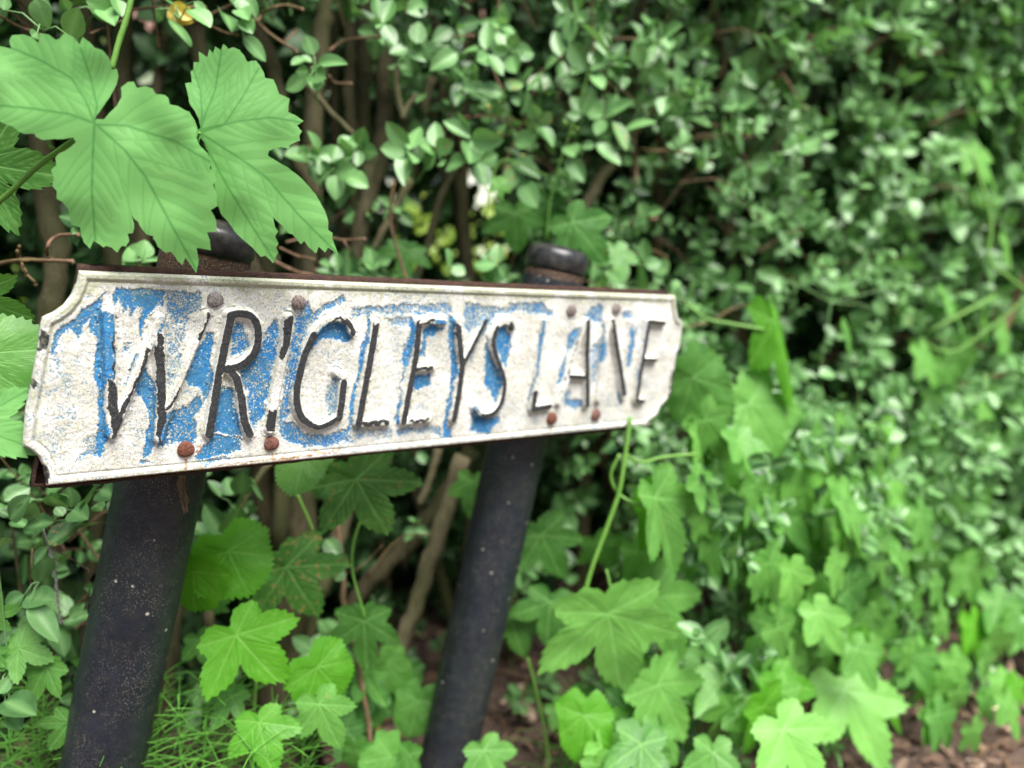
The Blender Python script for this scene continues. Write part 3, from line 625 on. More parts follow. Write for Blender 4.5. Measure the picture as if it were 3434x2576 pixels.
# ------------------------------------------------------------------ ground and the garden beyond
HN = np.array([.497, -.868]); HD = np.array([.868, .497])      # hedge: outward normal and run, seen from above
HO = at(400, 384, 1.22)[:2]
def hz(s, t): return HO + np.asarray(s)[..., None] * HD - np.asarray(t)[..., None] * HN    # run s, depth t into the hedge
b = NB('soil'); P = b.geo(); n1 = b.noise(18, 5, .65, P); n2 = b.noise(95, 4, .65, P); n3 = b.noise(3, 3, .5, P)
col = b.mix(b.mp(n1, .35, .65), (.055, .037, .029), (.17, .115, .088)); col = b.mix(b.mp(n2, .52, .7, 0, .7), col, (.34, .25, .20))
M['soil'] = b.done(b.pbsdf(col, .9, .2, b.bump(b.math('ADD', n1, n2), .9, .02)).outputs[0])
b = NB('lawn'); P = b.geo(); n1 = b.noise(4, 4, .6, P); n2 = b.noise(40, 3, .6, P)
M['lawn'] = b.done(b.pbsdf(b.mix(b.mp(b.math('ADD', b.math('MULTIPLY', n1, .5), b.math('MULTIPLY', n2, .5)), .35, .65), (.10, .26, .03), (.36, .52, .10)), .8, .2).outputs[0])
n = 150; gx = np.linspace(-3, 5, n); gy = np.linspace(-3, 5, n); GX, GY = np.meshgrid(gx, gy)
def gz(x, y):               # lumpy soil that banks up against the foot of the hedge
    sx_ = (x - HO[0]) * HD[0] + (y - HO[1]) * HD[1]; tx_ = -((x - HO[0]) * HN[0] + (y - HO[1]) * HN[1])
    return .035 * (fbm(x * 2.2 + 3, y * 2.2, 81, 4) - .5) + .15 * np.exp(-((sx_ - .85) / .75) ** 2) * sstep(-.38, .12, tx_) * (1 - sstep(.7, 1.3, tx_))
edge = np.minimum.reduce([sstep(0, .6, GX + 3), sstep(0, .6, 5 - GX), sstep(0, .6, GY + 3), sstep(0, .6, 5 - GY)])
V_ = np.stack([GX, GY, gz(GX, GY) * edge], -1).reshape(-1, 3); ii = np.arange(n * n).reshape(n, n)
Q_ = np.stack([ii[:-1, :-1], ii[:-1, 1:], ii[1:, 1:], ii[1:, :-1]], -1).reshape(-1, 4)
mb = MB(); mb.add(V_, Q_)
B_ = 150.
mb.add([(-B_, -B_, 0), (B_, -B_, 0), (B_, B_, 0), (-B_, B_, 0), (-3, -3, 0), (5, -3, 0), (5, 5, 0), (-3, 5, 0)], [(0, 1, 5, 4), (1, 2, 6, 5), (2, 3, 7, 6), (3, 0, 4, 7)])
tag(mb.build('ground', M['soil']), kind='structure')
c4 = [hz(np.array(s), np.array(t)) for s, t in ((-9, 1.15), (12, 1.15), (30, 40), (-30, 40))]
mb = MB(); mb.add([(p[0], p[1], .03) for p in c4], [(0, 1, 2, 3)])
tag(mb.build('lawn', M['lawn']), kind='structure')

# leaf-shaped pieces -------------------------------------------------
def leaf_tpl(nu, rows, wid=.27, tip=1.0, base=.8):
    ts = np.linspace(0, 1, rows); V = []; G = []
    for t in ts:
        ww = wid * (math.sin(math.pi * min(1, t ** .85)) ** .72 if 0 < t < 1 else 0.0) + .004
        for j in range(nu):
            a = -1 + 2 * j / (nu - 1); V.append((t, a * ww, abs(a) * ww * .35)); G.append(1.0 if abs(a) < .01 else 0.0)
    Q = [(i * nu + j, i * nu + j + 1, (i + 1) * nu + j + 1, (i + 1) * nu + j) for i in range(rows - 1) for j in range(nu - 1)]
    return np.array(V), np.array(G), np.array(Q)
TP_F = leaf_tpl(5, 9, .30); TP_B = leaf_tpl(3, 5, .30); TP_C = leaf_tpl(3, 4, .33)
def norm(a): return a / (np.linalg.norm(a, axis=-1, keepdims=True) + 1e-12)
def add_leaves(mb, base, direc, nrm, length, tpl, wr=None, curl=.25, tint=None, spot=0.0, roll=0.0):
    base = np.asarray(base, float); N = len(base); direc = norm(np.asarray(direc, float)); nrm = np.asarray(nrm, float)
    nrm = norm(nrm - (nrm * direc).sum(-1, keepdims=True) * direc); side = np.cross(direc, nrm)
    T, G, Q = tpl; length = np.broadcast_to(np.asarray(length, float), (N,))
    wr = rng.uniform(.85, 1.35, N) if wr is None else np.broadcast_to(wr, (N,))
    cu = rng.uniform(-.6, 1.2, N) * curl; fo = rng.uniform(.2, 1.5, N)
    a = T[None, :, 0]; bb = T[None, :, 1] * wr[:, None]; c = T[None, :, 2] * fo[:, None] - cu[:, None] * a ** 2
    tw = rng.uniform(-.35, .35, N)[:, None] * a
    Vv = base[:, None] + length[:, None, None] * (a[..., None] * direc[:, None] + (bb * np.cos(tw))[..., None] * side[:, None] + (c + bb * np.sin(tw))[..., None] * nrm[:, None])
    m = len(T); Qs = (Q[None] + (np.arange(N) * m)[:, None, None]).reshape(-1, 4)
    tint = rng.random(N) if tint is None else np.broadcast_to(tint, (N,))
    sp = np.broadcast_to(spot, (N,))
    A = np.zeros((N, m, 4)); A[..., 0] = tint[:, None]; A[..., 1] = G[None] * .8; A[..., 2] = sp[:, None]
    mb.add(Vv.reshape(-1, 3), Qs, None, A.reshape(-1, 4))

# ------------------------------------------------------------------ the hedge
hedge = empty('privet_hedge', tuple(np.append(hz(np.array(.6), np.array(.25)), 0.0)))
tag(hedge, 'tall privet hedge of small oval green leaves and bare brown stems behind the sign', 'hedge')
def pix2(W):
    c = w2c(W); return np.stack([(c[..., 0] / c[..., 2] * FPX + 512) / K22, (c[..., 1] / c[..., 2] * FPX + 384) / K22, c[..., 2]], -1)
OUTN = np.array([HN[0], HN[1], 0.]); RUN = np.array([HD[0], HD[1], 0.]); ZU = np.array([0, 0, 1.])
HOLES = [(320, 72, 24), (340, 168, 30), (368, 152, 24), (948, 388, 20), (1022, 432, 24), (1000, 455, 20), (905, 442, 16), (1045, 430, 18), (940, 482, 32), (975, 500, 28), (925, 530, 18), (965, 540, 14), (880, 512, 20),
         (1020, 560, 22), (895, 470, 16), (722, 222, 12), (700, 268, 12), (1040, 470, 22), (880, 455, 14), (30, 590, 22), (45, 655, 20), (200, 385, 14), (990, 590, 20), (1060, 320, 10), (880, 590, 14), (250, 80, 12), (935, 560, 24), (1150, 600, 10), (165, 700, 12)]
def in_hole(px):
    r = np.zeros(len(px), bool)
    for x, y, q in HOLES: r |= np.hypot(px[:, 0] - x, px[:, 1] - y) < q
    return r

# leafy shoots scattered over the outer face
def shoots(N, s0, s1, z0, z1, t0, t1, dens, tpl, lsz, name, mat, npair=(2, 5)):
    mb = MB(); tw = MB()
    s = rng.uniform(s0, s1, N); z = rng.uniform(z0, z1, N); t = rng.uniform(t0, t1, N) ** 1.0
    bulge = .10 * (fbm(s * 2.4 + 5, z * 2.4, 91, 3) - .5) * 2
    P0 = np.concatenate([hz(s, t + bulge + .04), z[:, None]], -1)
    px = pix2(P0); keep = (px[:, 2] > .5) & (rng.random(N) < dens(px[:, 0], px[:, 1], t)) & ~in_hole(px)
    P0 = P0[keep]; t = t[keep]; Bs, Ds, Ns, Ls, Ts = [], [], [], [], []
    for p, tt_ in zip(P0, t):
        d = norm(OUTN * rng.uniform(.25, 1) + RUN * rng.normal(0, .55) + ZU * rng.normal(.25, .6)); k = rng.integers(*npair); stp = rng.uniform(.010, .019)
        ref = norm(np.cross(d, rng.normal(0, 1, 3))); ref2 = np.cross(d, ref); L = lsz * rng.uniform(.7, 1.15) * (1 + .55 * float(sstep(.6, 2.0, float((p[:2] - HO) @ HD)))); sh_ = float((p[:2] - HO) @ HD); tn = np.clip(rng.normal(.34 + .36 * float(sstep(.2, 1.5, sh_)), .2), .04, .98); pts = [p - d * .02]  # tint rises along the run: sky sheen put into the leaf colour
        young = rng.random() < .16
        for i in range(k):
            q = p + d * stp * i; pts.append(q); a = ref if i % 2 == 0 else ref2
            lf = L * (1 - .10 * i) * rng.uniform(.75, 1.1)
            for sg in (1, -1):
                if rng.random() < .1: continue
                dd = norm(a * sg + d * rng.uniform(.15, .8) + rng.normal(0, .18, 3)); Bs.append(q + dd * .003); Ds.append(dd)
                nn = d * .8 + ZU * .5 + OUTN * (.4 + .8 * float(sstep(.3, 1.6, sh_))) + rng.normal(0, .22, 3); Ns.append(nn); Ls.append(lf); Ts.append(np.clip(tn + .09 * i * (1.6 if young else .6) + rng.normal(0, .12), 0, 1))
        for _ in range(2):
            Bs.append(q + d * stp); Ds.append(norm(d + ref * rng.normal(0, .5) + rng.normal(0, .2, 3))); Ns.append(OUTN + ZU + rng.normal(0, .5, 3)); Ls.append(L * .5); Ts.append(min(1, tn + .35))
        if rng.random() < .6: tube(tw, [p - d * .10 - ZU * .03, p - d * .03, q + d * stp], [.0022, .0016, .0007], 4, (rng.random(), 0, 0, 0), False)
    add_leaves(mb, Bs, Ds, Ns, Ls, tpl, None, .3, np.array(Ts), np.where(rng.random(len(Bs)) < .02, .2, 0.))
    return mb, tw
def dens_front(x, y, t):
    d = np.full(x.shape, 1.)
    d = np.where((x < 830) & (y < 610), .04, d)
    d = np.where((x < 1000) & (y < 40), .5, d)
    d = np.where((x > 650) & (x < 830) & (y > 330) & (y < 520), .25, d)
    d = np.where((x > 780) & (x < 1130) & (y > 400) & (y < 620), .16, d)
    d = np.where((x >= 830) & (x < 1420) & (y < 400), .55, d)
    d = np.where((x >= 1130) & (x < 1500) & (y > 330) & (y < 640), .45, d); d = np.where(x >= 1500, .66, d)
    d = np.where((x > 430) & (x < 1060) & (y > 950), .05, d)
    d = np.where((x >= 1060) & (x < 1330) & (y > 900), .18, d)
    d = np.where((x >= 1330) & (y > 1350 + (x - 1600) * -.1), .45, d)
    d = np.where((x <= 430) & (y > 1000), .22, d)
    d = np.where((x <= 430) & (y >= 600) & (y <= 1000), .1, d)
    return d
S0_, S1_ = -.95, 2.9
mbA, twA = shoots(5600, S0_, S1_, .02, 2.3, -.02, .16, dens_front, TP_F, .046, 'foliage', M['privet'])
mbF, twF = shoots(1100, .35, 3.0, .05, .7, -.34, .0, lambda x, y, t: np.where(x > 1480, .8, np.where(x > 1150, .4, .12)), TP_F, .044, 'x', None)
mbA.v += mbF.v; mbA.q += [q + mbA.n for q in mbF.q]; mbA.a += mbF.a; mbA.n += mbF.n
o = mbA.build('foliage', M['privet'], hedge); tag(o, kind='stuff')
twA.build('fine_twigs', M['twig'], hedge)['kind'] = 'stuff'
def dens_mid(x, y, t):
    d = np.full(x.shape, .9); d = np.where((x < 830) & (y < 640), .05, d); d = np.where((x >= 780) & (x < 1130) & (y > 370) & (y < 660), .10, d)
    d = np.where((x > 400) & (x < 1330) & (y > 930), .35, d); d = np.where((x <= 400) & (y > 600), .25, d); return d
mbB, twB = shoots(2600, S0_, S1_, .1, 2.3, .16, .42, dens_mid, TP_B, .04, 'foliage', M['privet_shaded'], (2, 4))
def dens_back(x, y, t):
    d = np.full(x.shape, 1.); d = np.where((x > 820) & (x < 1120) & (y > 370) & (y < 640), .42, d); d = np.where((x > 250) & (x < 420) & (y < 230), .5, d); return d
mbC, twC = shoots(17000, S0_ - .4, S1_ + .4, .02, 2.2, .46, 1.4, dens_back, TP_C, .066, 'foliage', M['privet_shaded'], (2, 5))
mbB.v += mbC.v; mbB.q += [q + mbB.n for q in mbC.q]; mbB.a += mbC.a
o = mbB.build('inner_foliage', M['privet_shaded'], hedge); tag(o, kind='stuff')
# the hedge goes on past both edges of the picture and above it, thinner built
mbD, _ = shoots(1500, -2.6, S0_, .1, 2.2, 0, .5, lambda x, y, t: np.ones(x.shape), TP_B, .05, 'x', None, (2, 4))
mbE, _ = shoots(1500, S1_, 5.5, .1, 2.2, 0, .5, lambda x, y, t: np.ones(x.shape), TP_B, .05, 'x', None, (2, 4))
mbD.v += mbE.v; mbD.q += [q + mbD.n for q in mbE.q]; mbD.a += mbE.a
o = mbD.build('outer_foliage', M['privet_shaded'], hedge); tag(o, kind='stuff')

# stems, traced: (points in overview pixels, distance, radius px at that size, material)
def X5(pts): return [(547.5 + x * .3688, y * .3688) for x, y in pts]
def X4(pts): return [(708.5 + x * .3494, y * .3494) for x, y in pts]
def XL(pts): return [(x * .3494, y * .3494) for x, y in pts]
def XR(pts): return [(354 + x * .3494, 934 + y * .3494) for x, y in pts]
def X1(pts): return [(x * .3349, 547.5 + y * .3349) for x, y in pts]
def X6(pts): return [(x * .3494, 1079.5 + y * .3494) for x, y in pts]
def X8(pts): return [(1439 + x * .3494, 1079.5 + y * .3494) for x, y in pts]
def XM(pts): return [(1288 + x * .4177, 580 + y * .4177) for x, y in pts]
def XN(pts): return [(1095 + x * .4177, 966 + y * .4177) for x, y in pts]
def hedge_d(x, dt=0.0):          # distance of the hedge face (plus dt inward) seen in overview column x
    k = (x * K22 - 512) / FPX; cyp = math.cos(R(PITCH))
    # point (k d, ~d cos) on the line through HO+dt along HD
    o = HO - dt * HN; A = np.array([[k, -HD[0]], [cyp, -HD[1]]]); return np.linalg.solve(A, o)[0]
stems = [
 (X5([(-40, -60), (0, 100), (110, 400), (215, 850), (340, 1100), (400, 1400), (430, 1700)]), .10, 17, 'bark'),
 (X5([(440, -60), (420, 100), (370, 400), (345, 800), (345, 1000), (330, 1700)]), .16, 21, 'bark_pale'),
 (X5([(555, -60), (565, 300), (560, 600), (590, 900), (600, 1700)]), .20, 14, 'bark'),
 (X5([(650, -60), (655, 300), (640, 700), (630, 1000), (590, 1700)]), .24, 17, 'bark'),
 (X5([(770, -60), (765, 300), (770, 650), (720, 1000), (640, 1300), (570, 1700)]), .13, 19, 'bark'),
 (X5([(700, 900), (650, 1200), (600, 1500), (560, 1750)]), .09, 16, 'bark'),
 (X5([(880, 700), (845, 560), (835, 470), (842, 385)]), .05, 7, 'bark_pale'), (X5([(872, 690), (905, 620), (955, 555)]), .05, 6, 'bark_pale'), (X5([(875, 690), (905, 900), (860, 1200), (760, 1600)]), .12, 8, 'bark'),
 (X5([(825, 1060), (800, 1250), (830, 1420), (905, 1660)]), .02, 3.6, 'twig'),
 (X5([(1180, 980), (1090, 1180), (1000, 1500), (930, 1700)]), .12, 9, 'bark'), (X5([(920, 1050), (800, 1280), (690, 1480)]), .10, 9, 'bark_pale'),
 (X5([(1160, 450), (1100, 570), (1030, 690)]), .12, 11, 'bark_pale'), (X5([(300, 480), (450, 650), (600, 800)]), .05, 6.5, 'bark_pale'),
 (X4([(1800, 940), (1640, 1180), (1480, 1480), (1400, 1700)]), .12, 12, 'bark_pale'), (X4([(1600, 960), (1480, 1250), (1380, 1600)]), .16, 9, 'bark_pale'),
 (X4([(1960, -40), (1900, 200), (1890, 700), (1880, 1150)]), .12, 8, 'bark'), (X4([(1820, -40), (1770, 220), (1700, 700)]), .14, 9, 'bark'), (X4([(1290, 520), (1180, 800), (1070, 1080)]), .03, 2.4, 'twig'),
 (X4([(860, -40), (840, 300), (800, 700), (700, 1000)]), .2, 10, 'bark'), (X4([(640, 480), (560, 800), (520, 1100)]), .22, 12, 'bark_pale'),
 (XR([(880, -300), (800, 100), (830, 600), (790, 1000), (740, 1500), (700, 2100)]), .16, 42, 'bark'),
 (XR([(1230, -200), (1170, 300), (1060, 700), (960, 1000), (800, 1500)]), .17, 18, 'bark_pale'),
 (XR([(1900, 100), (1620, 550), (1380, 820), (1200, 1020), (900, 1500)]), .20, 20, 'bark'),
 (XR([(1850, 150), (1700, 620), (1560, 1060), (1430, 1400), (1300, 1680), (1200, 2100)]), .08, 18, 'bark_pale'),
 (XR([(1060, 500), (1110, 900), (1110, 1060), (1190, 1400), (1250, 1700), (1300, 2100)]), .02, 6, 'twig'), (XR([(660, 180), (540, 350), (470, 480)]), .03, 7, 'bark_pale'),
 (XR([(1700, 100), (1640, 300), (1580, 450)]), .10, 9, 'bark_pale'), (XR([(640, 600), (620, 900), (640, 1300), (600, 2000)]), .2, 24, 'bark'), (XR([(280, 1100), (290, 1500), (240, 2000)]), .1, 12, 'bark'),
 ([(60, -40), (90, 300), (95, 420), (125, 560), (105, 700), (120, 900), (100, 1300), (90, 1800)], .14, 25, 'bark'), ([(160, -40), (200, 200), (235, 500), (290, 900), (260, 1500), (240, 1800)], .22, 20, 'bark'),
 ([(270, 0), (265, 200), (300, 420), (320, 700), (380, 1200), (330, 1800)], .18, 18, 'bark'), ([(420, 60), (460, 260), (540, 560), (620, 800), (600, 1200)], .12, 18, 'bark'), ([(560, 500), (590, 720), (560, 1000), (600, 1300), (560, 1800)], .22, 20, 'bark'),
 ([(1010, -40), (1000, 500), (1060, 900), (1010, 1200), (960, 1800)], .26, 15, 'bark'), ([(1240, -40), (1230, 500), (1260, 1000), (1240, 1800)], .25, 16, 'bark'),
 ([(1450, -40), (1420, 600), (1470, 1000), (1430, 1700)], .26, 14, 'bark'), ([(1640, 100), (1600, 700), (1650, 1100), (1620, 1600)], .26, 13, 'bark'), ([(1850, 0), (1830, 700), (1800, 1300), (1830, 1500)], .26, 11, 'bark'), ([(2050, 100), (2080, 700), (2030, 1400)], .26, 10, 'bark'),
 ([(2240, 520), (2180, 690), (2140, 760)], -.02, 7, 'twig'), ([(2150, 640), (1960, 740)], .0, 4, 'bine'),
]
for pts, dt, rp, mt in stems:
    pp = smooth_path([(x, y, 0) for x, y in pts], 6) if len(pts) > 2 else [(pts[0][0] + (pts[-1][0] - pts[0][0]) * i / 6, pts[0][1] + (pts[-1][1] - pts[0][1]) * i / 6, 0) for i in range(7)]
    dd = [hedge_d(p[0], dt) for p in pp]; d_ = float(np.mean(dd)); W = np.array([at2(p[0], p[1], d_ + .25 * (q - d_)) for p, q in zip(pp, dd)])
    if rp > 7 and W[-1][2] < .45 and W[-1][2] > .02: W = np.concatenate([W, [W[-1] + np.array([0, .01, -W[-1][2] - .03])]])
    rr = rp * K22 / FPX * d_; n = len(W); ra = rr * (1 + .12 * (fbm(np.arange(n) * .5, np.full(n, rp * 3.), 95, 2) - .5) * 2)
    if rp < 12: ra = ra * np.linspace(1.05, .85, n)
    W = W + (rng.random((n, 3)) - .5) * rr * .35
    mb = MB(); tube(mb, W, ra, 12, (.5, 0, 0, 0), True, .10)
    nm_ = 'stem' if rp > 6 else 'twig'
    mb.build(nm_, M[mt], hedge)
# thinner random upright stems deeper in, one part each
for k in range(26):
    s = rng.uniform(-.8, 2.8); t = rng.uniform(.2, .5); z0 = -.03; p = np.append(hz(np.array(s), np.array(t)), z0); P_ = [p]
    dr = RUN * rng.normal(0, .08) + ZU + OUTN * rng.normal(-.05, .03)
    for i in range(8): dr = norm(dr + rng.normal(0, .06, 3)); P_.append(P_[-1] + dr * .28)
    mb = MB(); tube(mb, smooth_path(P_, 3), [rng.uniform(.009, .017), .006], 9, (.5, 0, 0, 0), True, .12); mb.build('stem', M['bark' if k % 3 else 'bark_pale'], hedge)
# twigs, traced
twigs = [
 (XL([(0, 100), (110, 160), (240, 210)]), 5, 0), (XL([(555, 210), (650, 170), (760, 130)]), 4, 0), (XL([(1300, 160), (1400, 205), (1470, 215)]), 4.5, 0), (XL([(810, 60), (1050, 40), (1270, 45)]), 6, 0),
 (X5([(0, 115), (120, 215), (250, 300)]), 6, .0), (X5([(20, 130), (80, 60), (180, 30), (290, 55)]), 6, .0), (X5([(170, 255), (250, 180)]), 4, 0), (X5([(440, 440), (480, 485), (575, 490)]), 4.5, 0), (X5([(440, 300), (540, 235), (740, 215)]), 5, .03),
 (X5([(1160, 215), (1290, 208)]), 3.5, 0), (X5([(1200, 690), (1350, 680), (1520, 700)]), 4, 0), (X5([(1440, 795), (1570, 788)]), 4, 0), (X5([(1530, 470), (1440, 510)]), 4, 0),
 (X5([(460, 1392), (530, 1405), (655, 1398)]), 4, -.02), (X5([(530, 1410), (575, 1495)]), 4, -.02), (X5([(150, 1450), (260, 1500), (355, 1520), (365, 1580)]), 4.5, -.02), (X5([(120, 1530), (250, 1590), (380, 1620)]), 7, .02), (X5([(190, 1420), (350, 1380), (450, 1390)]), 5, 0),
 (X1([(-20, 70), (110, 45), (280, 45), (470, 50)]), 8, .0), (X1([(110, -20), (135, 90), (235, 195)]), 5, .0), (XL([(-20, 1640), (150, 1600), (270, 1610), (330, 1600)]), 5, .03), (XL([(300, 1600), (290, 1530), (350, 1460), (490, 1450)]), 7, -.02), (XL([(120, 1520), (125, 1600), (170, 1700)]), 5, .0),
 (XM([(600, 270), (720, 200), (850, 180)]), 4, -.03), (XM([(440, 310), (560, 280)]), 3.5, -.03), (XM([(1560, 720), (1650, 705)]), 5, -.02), (XM([(700, 1000), (860, 1050), (990, 1110)]), 4, 0), (XM([(1780, 490), (1900, 420), (2000, 400)]), 4, 0), (XM([(1640, 1000), (1750, 950), (1960, 980)]), 4, 0),
 (X4([(2000, 935), (2100, 930), (2230, 950)]), 4.5, 0), (X4([(1060, -20), (1045, 180)]), 3, -.02), (X4([(1760, 240), (1910, 240)]), 4, 0), (X4([(1720, 1430), (1870, 1380), (2030, 1350)]), 5, .02), (X4([(1900, 1150), (1920, 940), (2000, 935)]), 5, .04),
 (XR([(1110, 880), (1230, 820), (1350, 700)]), 2.5, 0), (XR([(1250, 900), (1450, 660), (1650, 630)]), 4, .05), (X6([(200, 300), (190, 520), (210, 880)]), 3, 0), (X6([(380, 330), (480, 390), (560, 440)]), 3, -.05),
 ([(1980, 120), (2060, 108)], 5, 0), ([(1690, 160), (1740, 235)], 4, -.03), ([(2040, 840), (2200, 800)], 4, 0), ([(1500, 300), (1620, 295)], 5, .02), ([(1700, 60), (1780, 90)], 4, 0), ([(1350, 560), (1400, 540), (1440, 555)], 4, 0),
]
for pts, rp, dt in twigs:
    pp = smooth_path([(x, y, 0) for x, y in pts], 5) if len(pts) > 2 else [(pts[0][0] + (pts[1][0] - pts[0][0]) * i / 4, pts[0][1] + (pts[1][1] - pts[0][1]) * i / 4, 0) for i in range(5)]
    d_ = hedge_d(pp[0][0], dt); W = np.array([at2(p[0], p[1], d_ + .012 * math.sin(i * .7 + rp)) for i, p in enumerate(pp)]); rr = rp * K22 / FPX * d_ * .6
    mb = MB(); tube(mb, W, [rr, rr * .8, rr * .95], 7, (.5, 0, 0, 0), True, .25)
    kn = W[-1]; tube(mb, [kn - .002, kn + (W[-1] - W[-2]) * .12], [rr * 1.5, rr * 1.2], 7, (.9, 0, 0, 0), True, .2)
    mb.build('twig', M['twig'], hedge)

